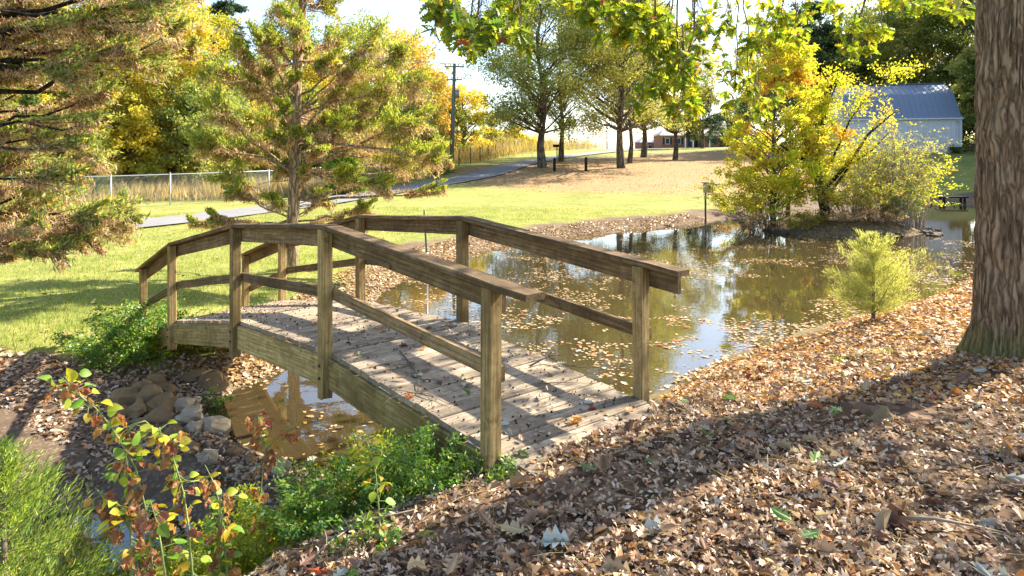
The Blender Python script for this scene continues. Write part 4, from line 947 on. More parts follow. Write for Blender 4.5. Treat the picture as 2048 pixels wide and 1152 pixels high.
# ------------------------------------------------------------------ island planting
def ih(x, y): return max(h1(x, y), ZW)
def multi(px, py, d, top, stems, spread_px, nl, ll, lm, sm, lb, sr=.03, arch=.3, name='island_shrub', seed=1, w=.5, cat='shrub', start=.3, off=(0, 0)):
    p = at(px, py, d); z = ih(p.x, p.y); h = at(0, top, d).z-z
    return shrub((p.x, p.y, z), h, spread_px/F*d/2, stems, nl, ll, lm, sm, lb, name, cat, seed=seed, arch=arch, w=w, sr=sr, start=start, spread=.18, flat=.4, off=off)
pI = at(1548, 452, 27)
broad_tree((pI.x, 27, ih(pI.x, 27)), at(0, 55, 27).z-ih(pI.x, 27), .10, .12, 2.1, 9500, .15, L['yellowgreen'], M['bark'], 'slender yellow-green tree with orange patches on the left of the pond island', name='island_tree', seed=201, nclus=110, asp=.5, shape=1.0, clr=.62, puff=.6)
pI = at(1495, 300, 28.5)
broad_tree((at(1575, 0, 28).x, 28, ih(at(1575, 0, 28).x, 28)), at(0, 130, 28).z-ZW, .08, .2, 2.0, 6000, .14, L['islandorange'], M['bark'], 'orange-leaved tree just behind the yellow-green one on the island', name='island_tree', seed=202, nclus=70, asp=.5, shape=1.0, clr=.6, puff=.6)
# dark crooked tree
global_rg = rg
e = empty('island_tree', (at(1640, 455, 26.5).x, 26.5, ih(at(1640, 455, 26.5).x, 26.5)), 'crooked dark-trunked tree leaning right over the island with sparse yellow leaves', 'tree')
mb = MB(); D_ = 26.5; PPt = []
def dl(pts, r0, r1):
    P = [at(a, b, D_+c) for a, b, c in pts]; n = len(P); mb.tube(P, [r0+(r1-r0)*i/(n-1) for i in range(n)], 7); return P
dl([(1648, 470, 0), (1650, 420, 0), (1640, 380, 0), (1636, 350, 0)], .22, .15)
limbs_ = [dl([(1636, 352, 0), (1634, 320, 0), (1638, 280, .1), (1642, 240, .2)], .15, .05), dl([(1636, 355, 0), (1612, 322, -.2), (1590, 308, -.3), (1560, 290, -.4)], .11, .03),
  dl([(1645, 385, 0), (1680, 345, .2), (1710, 310, .3), (1735, 270, .4), (1770, 240, .5), (1800, 215, .6)], .09, .02), dl([(1650, 400, 0), (1700, 330, .5), (1745, 300, .8), (1780, 262, 1.0)], .065, .02), dl([(1660, 330, .1), (1700, 240, .4), (1730, 200, .5), (1790, 150, .8)], .05, .015),
  dl([(1642, 250, 0), (1660, 200, 0), (1680, 150, 0)], .05, .015)]
random.seed(9); rg = np.random.default_rng(9); cl = []; cd_ = []
for P in limbs_:
    for k in range(16):
        i = random.randint(1, len(P)-1); q = P[i-1].lerp(P[i], random.random()); e2 = q+Vector((random.uniform(-.8, .9), random.uniform(-.8, .8), random.uniform(-.3, 1.0)))
        limb(mb, q, e2, .014, .004, .15, 4, 3); m_ = 75; p = np.array(q)+(np.array(e2)-np.array(q))*rg.uniform(.3, 1.1, m_)[:, None]+rg.normal(size=(m_, 3))*.17; cl.append(p); cd_.append(rg.normal(size=(m_, 3)))
mb.build('trunk', M['darkbark'], e, True); V, Fc = leafquads(np.concatenate(cl), .11, .075, np.concatenate(cd_), .3); link('crown', npmesh('crown', V, Fc, L['yellowgreen']), e)
multi(1790, 455, 26.8, 225, 75, 170, 3600, .10, L['willow2'], M['paletwig'], 'thicket of thin upright grey stems at the right end of the island', .022, .1, 'island_thicket', 31, cat='thicket')
multi(1760, 440, 28, 120, 44, 270, 3200, .09, L['willow2'], M['paletwig'], 'wispy arching pale-twigged shrub towering over the right of the island', .016, .9, 'wispy_shrub', 32, w=.25)
multi(1700, 450, 26.0, 310, 44, 230, 5200, .10, L['bramble'], M['twig'], 'low yellow-green bush below the crooked island tree', .012, .4, 'island_shrub', 33)
multi(1545, 455, 26.4, 280, 20, 170, 3400, .10, L['yellowgreen'], M['twig'], 'bush of yellow leaves at the foot of the slender island tree', .014, .5, 'island_shrub', 34)
multi(1500, 440, 28.0, 300, 22, 180, 3800, .10, L['yellowgreen'], M['twig'], 'yellow-leaved shrub spreading left over the water', .014, .6, 'island_shrub', 35, off=(-.25, 0))
multi(1520, 462, 26.2, 385, 24, 120, 1800, .09, L['condead'], M['twig'], 'brown brushy shrub trailing into the pond at the left island tip', .010, 1.0, 'brush', 36, off=(-.4, 0))
multi(1815, 462, 26.0, 340, 30, 90, 1500, .09, L['willow'], M['paletwig'], 'dense olive shrub on the right tip of the island', .012, .4, 'island_shrub', 37)
multi(1600, 462, 25.6, 400, 26, 130, 1700, .09, L['bramble'], M['twig'], 'low scrub along the front bank of the island', .009, .6, 'island_shrub', 38)
multi(1835, 458, 27.5, 215, 34, 130, 2400, .10, L['yellowgreen'], M['paletwig'], 'tall thin-stemmed shrub at the right tip of the island', .018, .3, 'island_thicket', 42)
multi(1720, 452, 28.2, 190, 30, 200, 2600, .10, L['willow2'], M['paletwig'], 'tall airy shrub behind the crooked island tree', .018, .4, 'island_thicket', 43)
multi(1680, 468, 25.6, 405, 30, 150, 1800, .09, L['condead'], M['twig'], 'brown dry brush along the middle of the island bank', .009, .7, 'brush', 40)
multi(1770, 472, 25.6, 395, 26, 110, 1500, .09, L['condead'], M['twig'], 'brown dry brush at the right front of the island', .009, .7, 'brush', 41)
multi(1455, 425, 33, 375, 20, 90, 1100, .10, L['condead'], M['twig'], 'low brown bush on the mud bank behind the nest box', .010, .8, 'brush', 39)

# ------------------------------------------------------------------ stones
M['wetstone'] = simple('dark_wet_stone', (.07, .055, .04), .8, .4, 7, .7, .02); M['stone'] = simple('grey_brown_stone', (.22, .145, .07), .85, .4, 7, .7, .02); M['palestone'] = simple('pale_stone', (.40, .32, .22), .85, .4, 11, .7, .02)
def stone(loc, sx, sy, sz, m, label, group=None, seed=0, rz=0, name='stone'):
    r_ = np.random.default_rng(seed); V = []; Fs = []; nu, nv = 12, 8
    ph = r_.uniform(0, 99, 2)
    for j in range(nv+1):
        th = pi*j/nv
        for i in range(nu):
            a = 2*pi*i/nu; d = np.array([sin(th)*cos(a), sin(th)*sin(a), cos(th)])
            d = np.sign(d)*np.abs(d)**.66; k = 1+.62*(float(vnoise(d[0]*1.5+ph[0], d[1]*1.5+d[2]*1.3+ph[1], 1.0))-.5)+.16*(float(vnoise(d[0]*4+ph[1], d[1]*4+d[2]*3, 1.0))-.5)
            x, y, z = d*k*np.array([sx, sy, sz])/2; V.append((x*cos(rz)-y*sin(rz), x*sin(rz)+y*cos(rz), z))
    for j in range(nv):
        for i in range(nu): Fs.append((j*nu+i, (j+1)*nu+i, (j+1)*nu+(i+1) % nu, j*nu+(i+1) % nu))
    me = pymesh(name, V, Fs, m, False); o = link(name, me); o.location = loc; o.rotation_euler = (r_.normal()*.25, r_.normal()*.25, 0); tag(o, label, 'stone', group)
    return o
ST = [(258, 800, 60, 45, 0, 'dark stone at the left end of the creek stone heap'), (285, 778, 52, 34, 0, 'mossy brown stone behind the left end of the heap'), (300, 800, 62, 42, 0, 'large brown stone left of the middle of the heap'), (310, 762, 40, 24, 0, 'small tan stone topmost at the back of the heap'), (330, 780, 38, 24, 0, 'rounded tan stone at the back right of the heap'),
      (326, 812, 60, 42, 0, 'big flat-faced grey stone in the middle of the heap'), (275, 822, 50, 34, 0, 'squat dark stone low on the heap front'), (316, 838, 56, 30, 0, 'flat brown stone at the foot of the heap'), (282, 848, 40, 20, 0, 'small dark stone below the heap'), (236, 826, 44, 26, 0, 'low dark stone left of the heap'), (368, 812, 40, 28, 1, 'pale grey stone at the right edge of the heap'),
      (392, 805, 26, 16, 1, 'small whitish stone beside the water right of the heap'), (378, 836, 46, 34, 1, 'rough pale stone behind the white slab'), (432, 852, 74, 30, 1, 'long white slab of stone lying at the water edge'), (392, 858, 34, 22, 1, 'broken pale stone left of the white slab'), (345, 862, 40, 20, 0, 'grey stone below and left of the white slab'),
      (418, 912, 44, 26, 1, 'grey stone in the dirt below the white slab'), (378, 896, 38, 18, 0, 'brown stone half buried in the creek bed'), (563, 938, 40, 36, 1, 'blocky pink-grey stone above the ferny shrub'), (470, 905, 30, 14, 0, 'small stone in the shadow of the creek bed'), (500, 918, 26, 14, 0, 'small brown stone near the blocky one'), (592, 895, 26, 14, 0, 'small wet stone at the edge of the water'), (330, 905, 40, 18, 0, 'dark flat stone at the edge of the blue pool'),
      (430, 770, 60, 20, 0, 'long tan stone on the bank under the bridge'), (388, 752, 50, 18, 0, 'tan stone on the bank beneath the second bridge post')]
for i, (px, py, wx, hz, pl, lb) in enumerate(ST):
    p = hit(px, py+hz*.3, 4); k = p.y/F; stone((p.x, p.y, p.z+hz*k*.22), wx*k*.98, wx*k*.74, hz*k*1.1, M['palestone' if pl else 'stone'], lb, 'stones in the creek', 300+i, random.uniform(0, 3))
sh_ = hit(1760, 845, 3); stone((sh_.x, sh_.y, sh_.z+.0), .20, .11, .035, M['stone'], 'flat pale stone beside the little hollow in the leaf litter', None, 77, .2)
random.seed(77)
for i in range(20):
    a = pi+pi*random.random()*1.05; x = 13.4+3.35*cos(a)+random.gauss(0, .25); y = 27.2+2.95*sin(a)+random.gauss(0, .3); s_ = random.uniform(.12, .36)
    o = stone((x, y, ZW+.03), s_*1.2, s_, s_*.6, M['wetstone'], 'grey-brown stone edging the front of the pond island', 'stones edging the island', 400+i, random.uniform(0, 3))

# ------------------------------------------------------------------ right oak: trunk, crown above the frame, hanging boughs
oakx, oaky = 4.50, 5.95; oz = h1(oakx, oaky)
oak = empty('oak_tree', (oakx, oaky, oz), 'big oak with deeply grooved trunk at the right edge, its boughs hanging in above', 'tree')
nth, nz = 300, 260; th = np.linspace(0, 2*pi, nth, endpoint=False); zz = np.concatenate([np.linspace(-.25, 4.2, 220), np.linspace(4.3, 9, 40)]); TH, ZZ = np.meshgrid(th, zz)
rad = .290-.010*ZZ+.11*np.exp(-np.clip(ZZ+.05, 0, 9)/.2)*(1+.35*np.sin(TH*5+1)+.2*np.sin(TH*3))+.02*np.sin(TH*2+ZZ*.4)
u_ = TH/(2*pi)*78; wob = fbm(np.cos(TH)*2, ZZ+np.sin(TH)*2, 2.0, 3)*2.6
ridge = np.abs(vnoise((u_+wob) % 78, ZZ*2.2, 1.0)*2-1); rid2 = vnoise((u_*2+wob) % 156, ZZ*9+7, 1.0)
rad = rad+(-.034*(1-np.clip(ridge*1.8, 0, 1)))+.018*rid2+.02*fbm(np.cos(TH)*3+9, ZZ*1.5+np.sin(TH)*3, 1.3, 3)
V = np.stack([oakx+rad*np.cos(TH), oaky+rad*np.sin(TH), oz+ZZ], -1).reshape(-1, 3)
ii = np.arange(len(zz)*nth).reshape(len(zz), nth); nx_ = np.roll(ii, -1, 1)
tro = link('trunk', npmesh('trunk', V-np.array([oakx, oaky, oz]), np.stack([ii[:-1], nx_[:-1], nx_[1:], ii[1:]], -1).reshape(-1, 4), M['oakbark'], True), oak); tro.location = (oakx, oaky, oz)
mb = MB(); random.seed(21); rg = np.random.default_rng(21); cen = []
for k in range(16):
    a = random.uniform(0, 2*pi); r = random.uniform(1.5, 6.0); z_ = random.uniform(5.0, 10.5); q = Vector((oakx, oaky, oz+random.uniform(4.0, 8))); c = Vector((oakx+cos(a)*r, oaky+sin(a)*r, oz+z_))
    limb(mb, q, c, .08, .02, .1, 6, 6); cen.append(c)
for q_ in ((3.6, 9.2, 5.8), (5.2, 10.3, 6.3), (4.3, 8.0, 6.9), (6.2, 9.6, 7.4), (3.2, 10.4, 6.6), (5.4, 8.6, 5.6), (2.6, 8.4, 5.2)):  # extra clusters above the view, added so their shade dapples the deck
    c = Vector(q_); limb(mb, (oakx, oaky, oz+random.uniform(4.5, 7)), c, .06, .02, .1, 6, 6); cen.append(c)
cp = []
for c in cen[::1]:
    for j in range(2):
        m_ = 70; cp.append(np.array(c)+rg.normal(size=3)*.6+rg.normal(size=(m_, 3))*np.array([.6, .6, .3]))
V, Fc = leafquads(np.concatenate(cp), .15, .10); link('crown', npmesh('crown', V, Fc, L['oak']), oak)
nbk = empty('oak_tree', (8.6, 4.6, h1(8.6, 4.6)), 'unseen second oak on the right bank just outside the frame', 'tree'); mb = MB()  # unseen tree, added so its crown shades the lower right foreground
mb.tube([(8.6, 4.6, -.3), (8.6, 4.6, 1), (8.7, 4.7, 5), (8.8, 4.8, 9)], [.36, .26, .2, .06], 10); cp = []
for k in range(10):
    c = Vector((9.6+random.gauss(0, 2.0), 6.4+random.gauss(0, 1.6), random.uniform(4.8, 8.0))); limb(mb, (8.7, 4.7, random.uniform(3.5, 7)), c, .07, .015, .1, 6, 6)
    for j in range(2): cp.append(np.array(c)+rg.normal(size=3)*.6+rg.normal(size=(110, 3))*np.array([.6, .6, .3]))
mb.build('trunk', M['oakbark'], nbk, True); V, Fc = leafquads(np.concatenate(cp), .17, .12); link('crown', npmesh('crown', V, Fc, L['oak']), nbk)
# lobed oak leaf template (two folded halves)
def oak_leaf(lobes=4, depth=.5, wdt=.36, curl=.12, fold=.25, teeth=1.0):
    half = [(0, 0)]
    for k in range(lobes):
        t = (k+.5)/lobes; w_ = wdt*math.sin(pi*(.12+.8*t))**.7
        half += [(.06+.86*(t-.2/lobes), w_*(1-depth)*.7), (.06+.86*(t+.12/lobes), w_), (.06+.86*(t+.30/lobes), w_*.85)]
    half += [(1.0, 0)]
    V = []; Fs = []
    for sgn in (1, -1):
        b = len(V)
        for x, y in half: V.append((x-.0, sgn*y, abs(y)*fold+curl*(x-.5)**2*-2+.0))
        f = list(range(b, b+len(half))); Fs.append(f if sgn == -1 else f[::-1])
    # stalk
    b = len(V); V += [(-.18, -.01, 0), (-.18, .01, 0), (0.02, .01, 0), (.02, -.01, 0)]; Fs.append([b, b+1, b+2, b+3])
    return V, Fs
def tri_template(V, Fs):
    me = bpy.data.meshes.new('tmp'); me.from_pydata(V, [], Fs); me.update(); me.calc_loop_triangles()
    T = np.array([tuple(t.vertices) for t in me.loop_triangles]); bpy.data.meshes.remove(me); return np.array(V, float), T
def frames(D, up_rand, rngs):
    """rotation matrices with x along D and z near up"""
    x = unit(D); z = np.array([0, 0, 1.])+rngs.normal(size=D.shape)*up_rand; z = unit(z-x*(z*x).sum(1, keepdims=True)); y = np.cross(z, x); return np.stack([x, y, z], -1)
def stamp(name, tmpl, P, D, S_, m, up_rand, parent=None, kind='stuff'):
    V0, T0 = tmpl; Rm = frames(D, up_rand, rg); n = len(P)
    V = np.einsum('nij,vj->nvi', Rm, V0)*S_[:, None, None]+P[:, None, :]
    Fc = T0[None]+np.arange(n)[:, None, None]*len(V0)
    o = link(name, npmesh(name, V.reshape(-1, 3), Fc.reshape(-1, 3), m), parent)
    if kind: o['kind'] = kind
    return o
rg = np.random.default_rng(31); random.seed(31)
CL = [(905, 30, 45, 30, 18, 6.6), (960, 55, 50, 32, 16, 6.7), (930, 85, 36, 18, 8, 6.5), (1025, 40, 25, 32, 9, 6.5), (1000, 20, 50, 18, 11, 6.8), (870, 8, 30, 12, 5, 6.9), (940, 100, 20, 12, 4, 6.4), (1042, 95, 12, 18, 3, 6.6),
      (1200, 20, 45, 26, 18, 7.2), (1275, 25, 50, 34, 26, 7.2), (1240, 70, 40, 26, 12, 7.4), (1330, 80, 45, 45, 26, 7.6), (1365, 150, 40, 40, 24, 7.6), (1310, 180, 36, 24, 13, 7.4), (1395, 60, 36, 50, 16, 8), (1365, 215, 30, 18, 9, 7.6), (1170, 8, 30, 10, 5, 7.2), (1100, 2, 40, 9, 6, 7.4),
      (1460, 60, 45, 40, 24, 9.5), (1520, 95, 50, 50, 26, 10), (1470, 165, 40, 40, 20, 10), (1560, 30, 60, 26, 22, 9.5), (1510, 205, 45, 40, 18, 10), (1590, 55, 22, 22, 6, 9.5), (1660, 10, 50, 12, 10, 8.5), (1715, 82, 40, 22, 14, 8.4), (1760, 60, 28, 14, 7, 8.4), (1700, 105, 22, 16, 6, 8.4), (1790, 5, 55, 8, 8, 8), (1880, 12, 55, 12, 12, 7.6), (1920, 22, 28, 12, 7, 7.4)]
pos = []; dirs = []; siz = []
TW = MB()
bough_roots = {}
for (px, py, sx, sy, n, d) in CL:
    n = int(n*(1.15 if px < 1420 else .75))
    base = at(px+random.uniform(-20, 60), -160, d-.2); c0 = at(px, py, d)
    limb(TW, base, c0, .016, .006, .12, 7, 5)
    for k in range(n):
        c = at(px+random.gauss(0, sx*.62), py+random.gauss(0, sy*.62), d+random.gauss(0, .35))
        q = c0.lerp(base, random.uniform(0, .35)); pts = limb(TW, q, c, .005, .002, .15, 4, 3)
        dv = (c-pts[-2]).normalized()
        for j in range(random.randint(6, 9)):
            a = Vector((random.gauss(0, 1), random.gauss(0, 1), random.gauss(0, .8)-.35)).normalized(); dd = (a+dv*.6).normalized()
            pos.append(tuple(c-dv*random.uniform(0, .10))); dirs.append(tuple(dd)); siz.append(random.uniform(.10, .17))
TW.build('hanging_twigs', M['twig'], oak, True)['kind'] = 'stuff'
pos = np.array(pos); dirs = np.array(dirs); siz = np.array(siz)
order = np.argsort(pos[:, 1]/siz); LV = [oak_leaf(4, .55, .34), oak_leaf(3, .45, .36, .2), oak_leaf(4, .6, .30, .05, .35)]
LC = [plain_leaf('oak_leaf_yellow_green', (.36, .40, .03), .5), plain_leaf('oak_leaf_green', (.12, .20, .02), .45), plain_leaf('oak_leaf_olive', (.22, .28, .025), .5), plain_leaf('oak_leaf_rust', (.42, .15, .03), .45)]
lme = [[pymesh('oak_leaf', v, [tuple(f) for f in fs], m) for m in LC] for v, fs in LV]
near = order[:300]; Rm = frames(dirs[near], .6, rg)
for j, i in enumerate(near):
    mi = random.choices(range(4), (.20, .40, .34, .06))[0]
    o = link('leaf', random.choice(lme)[mi], oak); o.location = pos[i]; o.rotation_mode = 'QUATERNION'; o.rotation_quaternion = Matrix(Rm[j].tolist()).to_quaternion(); s_ = siz[i]; o.scale = (s_, s_, s_)
rest = order[300:]; stamp('hanging_leaves', tri_template(*LV[0]), pos[rest], dirs[rest], siz[rest], L['oakhang'], .6, oak)

# ------------------------------------------------------------------ leaf litter
rg = np.random.default_rng(41)
def scatter(n, rmin, rmax, amin, amax, power, keep):
    out = np.zeros((0, 2))
    while len(out) < n:
        m_ = n*2; u = rg.random(m_); r = (rmin**power+(rmax**power-rmin**power)*u)**(1/power); a = np.radians(rg.uniform(amin, amax, m_)); p = np.stack([r*np.sin(a), r*np.cos(a)], 1)
        p = p[keep(p[:, 0], p[:, 1])]; out = np.concatenate([out, p])
    return out[:n]
def inb(x, y, m_=0.0):
    s = (x-B0[0])*BA[0]+(y-B0[1])*BA[1]; v = (x-B0[0])*BB[0]+(y-B0[1])*BB[1]; return (s > -.45+m_) & (s < 8) & (v > -.02) & (v < BW)
def lit_ok(x, y): return (sdf(LITTER, x, y)+(fbm(x, y, 1.5)-.45)*.5 < -.02) & (sdf(POND, x, y) > .0) & ~inb(x, y, .22) & (np.hypot(x-oakx, y-oaky) > .40) & (np.hypot((x-2.5)/1.7, y-4.5) > .16+.16*rg.random(np.shape(x)))
T_oak = tri_template(*oak_leaf(3, .5, .40, .35, .5)); T_oak2 = tri_template(*oak_leaf(3, .35, .34, -.5, .8))
T_curl = (np.array([(-.5, 0, .02), (-.15, .22, .12), (-.15, -.2, .1), (.2, .2, .03), (.2, -.24, .14), (.5, .02, .1)]), np.array([(0, 2, 1), (1, 2, 4), (1, 4, 3), (3, 4, 5)]))
def lay(name, tm, n, pw, rmin, rmax, amin, amax, s0, s1, m, tilt, dz, keep=lit_ok):
    p = scatter(n, rmin, rmax, amin, amax, pw, keep); z = H(p[:, 0], p[:, 1])
    P = np.stack([p[:, 0], p[:, 1], z+rg.uniform(.002, dz, n)], 1); a = rg.uniform(0, 2*pi, n); D = np.stack([np.cos(a), np.sin(a), rg.normal(size=n)*tilt], 1)
    S_ = rg.uniform(s0, s1, n); dist = np.hypot(p[:, 0], p[:, 1]); S_ = S_*np.clip(dist/7, 1, 1.5)
    return tag(stamp(name, tm, P, D, S_, m, tilt*1.6), kind='stuff')
tag(lay('leaf_litter', T_curl, 52000, 1.1, 2.2, 13, -35, 60, .016, .042, L['litter'], .45, .025), 'brown crumpled leaf litter carpeting the right bank', 'leaf litter')
tag(lay('oak_leaf_litter', T_oak, 9000, 1.0, 2.2, 9, -30, 55, .032, .075, L['litter'], .3, .025, lambda x, y: lit_ok(x, y) & (fbm(x+9, y, 1.9) > .36)), 'curled dead oak leaves strewn over the right bank', 'leaf litter')
tag(lay('orange_leaf_litter', T_curl, 24000, 1.7, 5.0, 19, 8, 50, .035, .08, L['litterorange'], .35, .025, lambda x, y: lit_ok(x, y) & (sdf(LITTER, x, y) > -5.5) & (y > 4.6)), 'orange-brown leaves along the sunny pond bank', 'leaf litter')
bank_ok = lambda x, y: (sdf(POND, x, y) > -.1) & (sdf(POOL, x, y) > .1) & (x < -.9) & (y < 9.6-.0*x) & (y > 3.2) & (sdf(LITTER, x, y) > 0) & (fbm(x, y, 1.3) > .33) & (zones(x, y, 0)[1] > .3)
tag(lay('bank_leaf_litter', T_curl, 15000, 1.3, 4.0, 13, -52, -5, .03, .07, L['litter'], .4, .02, bank_ok), 'dark brown leaves and debris on the shaded creek bank left of the bridge', 'leaf litter')
shore_ok = lambda x, y: (np.abs(sdf(POND, x, y)-.45) < .6) & (x < 9)
tag(lay('shore_leaf_litter', T_curl, 9000, 1.2, 9, 32, -24, 18, .04, .08, L['float'], .3, .02, shore_ok), 'pale leaf scraps washed up along the far mud shore of the pond', 'leaf litter')
p = scatter(2600, 6.5, 16, -32, -4, 1.4, lambda x, y: (np.abs(sdf(POND, x, y)-.1) < .45) & (fbm(x, y, .8) > .36)); zz_ = H(p[:, 0], p[:, 1]); n = len(p); a = rg.uniform(0, 6.28, n)
pbT = (np.array([(1, 0, 0), (-1, 0, 0), (0, .8, 0), (0, -.8, 0), (0, 0, .55), (0, 0, -.55)]), np.array([(0, 2, 4), (2, 1, 4), (1, 3, 4), (3, 0, 4), (2, 0, 5), (1, 2, 5), (3, 1, 5), (0, 3, 5)]))
tag(stamp('pebbles', pbT, np.stack([p[:, 0], p[:, 1], zz_+.006], 1), np.stack([np.cos(a), np.sin(a), rg.normal(size=n)*.1], 1), rg.uniform(.012, .04, n), M['palestone'], .3), 'pale pebbles along the water edge near the bridge', 'pebbles', kind='stuff')
sT = (np.array([(-.5, -.012, 0), (0, -.012, .05), (.5, -.008, 0), (.5, .008, 0), (0, .014, .05), (-.5, .012, 0)]), np.array([(0, 1, 4), (0, 4, 5), (1, 2, 3), (1, 3, 4)]))
tag(lay('leaf_stems', sT, 2600, 1.1, 2.2, 9, -30, 55, .05, .16, L['reed'], .25, .03), 'thin pale stems and twiglets mixed through the leaf litter', 'twigs')
# big single leaves on the ground
FL = [plain_leaf('fallen_leaf_tan', (.36, .24, .14), .1, .5), plain_leaf('fallen_leaf_brown', (.20, .11, .065), .1, .5), plain_leaf('fallen_leaf_pale', (.42, .42, .34), .1, .55), plain_leaf('fallen_leaf_orange', (.48, .16, .04), .15, .5), plain_leaf('fallen_leaf_green', (.20, .28, .08), .2, .5)]
fl_t = [oak_leaf(3, .4, .42, .3, .35), oak_leaf(4, .55, .38, -.3, .5), oak_leaf(3, .25, .36, .5, .7)]
flm = [[pymesh('fallen_leaf', v, [tuple(f) for f in fs], m) for m in FL] for v, fs in fl_t]
random.seed(6); p = scatter(90, 5.2, 12, 14, 44, 1.3, lambda x, y: lit_ok(x, y) & (sdf(LITTER, x, y) > -4)); z = H(p[:, 0], p[:, 1])
for i in range(len(p)):
    o = link('fallen_leaf', random.choice(flm)[random.choice((0, 3, 3, 2))], ground); s_ = random.uniform(.08, .13); o.location = (p[i, 0], p[i, 1], z[i]+.03); o.rotation_euler = (random.gauss(0, .3), random.gauss(0, .3), random.uniform(0, 6.28)); o.scale = (s_, s_, s_)
random.seed(5); p = scatter(210, 2.4, 6.2, -24, 50, 1.3, lit_ok); z = H(p[:, 0], p[:, 1])
for i in range(len(p)):
    o = link('fallen_leaf', random.choice(flm)[random.choices(range(5), (.38, .30, .15, .10, .07))[0]], ground); s_ = random.uniform(.07, .14)
    o.location = (p[i, 0], p[i, 1], z[i]+.028); o.rotation_euler = (random.gauss(0, .35), random.gauss(0, .35), random.uniform(0, 6.28)); o.scale = (s_, s_, s_)
# leaves, acorn caps and bits on the deck
def ondeck(n, s0, s1, bias=1):
    s = rg.uniform(s0, s1, n); v = rg.uniform(.08, BW-.08, n); q = B0+BA*s[:, None]+BB*v[:, None]
    zN = np.array([deckN(k) for k in s]); zF = np.array([deckF(k) for k in s]); return np.stack([q[:, 0], q[:, 1], zN+(zF-zN)*v/BW], 1)
P = ondeck(1500, -.4, 7.8); k = vnoise(P[:, 0], P[:, 1], 2.5) > .33; P = P[k]; a = rg.uniform(0, 2*pi, len(P)); P[:, 2] += .004
tag(stamp('deck_debris', T_curl, P, np.stack([np.cos(a), np.sin(a), rg.normal(size=len(P))*.2], 1), rg.uniform(.018, .045, len(P)), L['litter'], .4), 'small brown leaf bits and seed husks scattered on the bridge deck', 'leaf litter', kind='stuff')
ic = [(0, 0, 1), (.9, 0, .3), (.28, .85, .3), (-.73, .53, .3), (-.73, -.53, .3), (.28, -.85, .3), (0, 0, -.6)]
acT = (np.array(ic, float), np.array([(0, 1, 2), (0, 2, 3), (0, 3, 4), (0, 4, 5), (0, 5, 1), (6, 2, 1), (6, 3, 2), (6, 4, 3), (6, 5, 4), (6, 1, 5)]))
P = ondeck(620, -.2, 7.6); P[:, 2] += .006; a = rg.uniform(0, 6.28, len(P))
tag(stamp('acorns', acT, P, np.stack([np.cos(a), np.sin(a), rg.normal(size=len(P))], 1), rg.uniform(.006, .011, len(P)), M['darkbark'], .8), 'dark acorns and acorn caps lying on the bridge planks', 'acorns', kind='stuff')
P = ondeck(70, -.45, 3.2); random.seed(15)
for q in P:
    ci_ = random.choices(range(5), (.35, .25, .2, .12, .08))[0]; o = link('deck_leaf', random.choice(flm)[ci_], bridge); s_ = random.uniform(.05, .10)
    o.location = (q[0], q[1], q[2]+.012); o.rotation_euler = (random.gauss(0, .25), random.gauss(0, .25), random.uniform(0, 6.28)); o.scale = (s_, s_, s_); o.parent = None; cn_ = ('tan', 'brown', 'pale grey', 'orange', 'green')[ci_]; tag(o, cn_+' oak leaf lying loose on the bridge planks', 'leaf', cn_+' leaves on the bridge deck')
def twig(pts, r, lb, m='twig', subs=4):
    mb = MB(); mb.tube(pts, [r*(1-.6*i/(len(pts)-1)) for i in range(len(pts))], 5)
    for k in range(subs):
        i = random.randint(1, len(pts)-1); q = pts[i]; e = q+Vector((random.uniform(-.2, .2), random.uniform(-.2, .2), random.uniform(.0, .05))); limb(mb, q, e, r*.5, r*.2, .15, 4, 4)
    return tag(mb.build('twig', M[m], None, True), lb, 'twig')
def dk(px, py, lift=.012):
    """point on the deck seen at a pixel"""
    best = None
    for s in np.linspace(-.4, 7.8, 500):
        k = (px-1024)/F; # solve v for column
        b = B0+BA*s; v = (k*b[1]-b[0])/(BB[0]-k*BB[1])
        if 0 < v < BW:
            z = deckN(s)+(deckF(s)-deckN(s))*v/BW; y = b[1]+BB[1]*v; e_ = abs(HY-(z-EYE)*F/y-py)
            if best is None or e_ < best[0]: best = (e_, Vector((b[0]+BB[0]*v, y, z+lift)))
    return best[1]
twig([dk(800, 705), dk(825, 735), dk(838, 765, .03), dk(836, 790)], .007, 'forked grey twig lying in the middle of the bridge deck', subs=7)
twig([dk(836, 790), dk(870, 800, .02), dk(905, 815)], .005, 'thin pale twig curling near the forked one on the deck', 'paletwig', 5)
twig([dk(1060, 735), dk(1095, 725, .05), dk(1140, 715)], .008, 'dark twig in the leaf clump at the pond-side edge of the deck', subs=9)
twig([dk(715, 690), dk(717, 700), dk(711, 710)], .004, 'short bent twig near the second near post on the deck', subs=0)
twig([dk(1075, 770), dk(1120, 768), dk(1170, 771)], .004, 'straight thin twig across the planks by the last far post', subs=1)
for (a, b, lb, r) in (((640, 1085), (830, 1030), 'long pale stick lying below the ferny shrub', .010), ((430, 1120), (560, 1085), 'thin stick at the bottom left of the leaf litter', .006), ((1180, 905), (1290, 925), 'slim stick among the leaves right of the near post', .005), ((600, 1152), (700, 1068), 'pale green stick leaning over the litter edge', .006), ((1500, 880), (1640, 915), 'curved stick in the sunny litter', .004), ((1780, 1050), (1960, 1068), 'thick curled root-like stick at the lower right', .012), ((1015, 860), (1040, 880), 'tiny stick at the deck end', .004)):
    p, q = hit(a[0], a[1], 1.8), hit(b[0], b[1], 1.8); m_ = p.lerp(q, .5)+Vector((0, 0, .04)); twig([p+Vector((0, 0, .02)), m_, q+Vector((0, 0, .025))], r, lb, 'paletwig', 2)

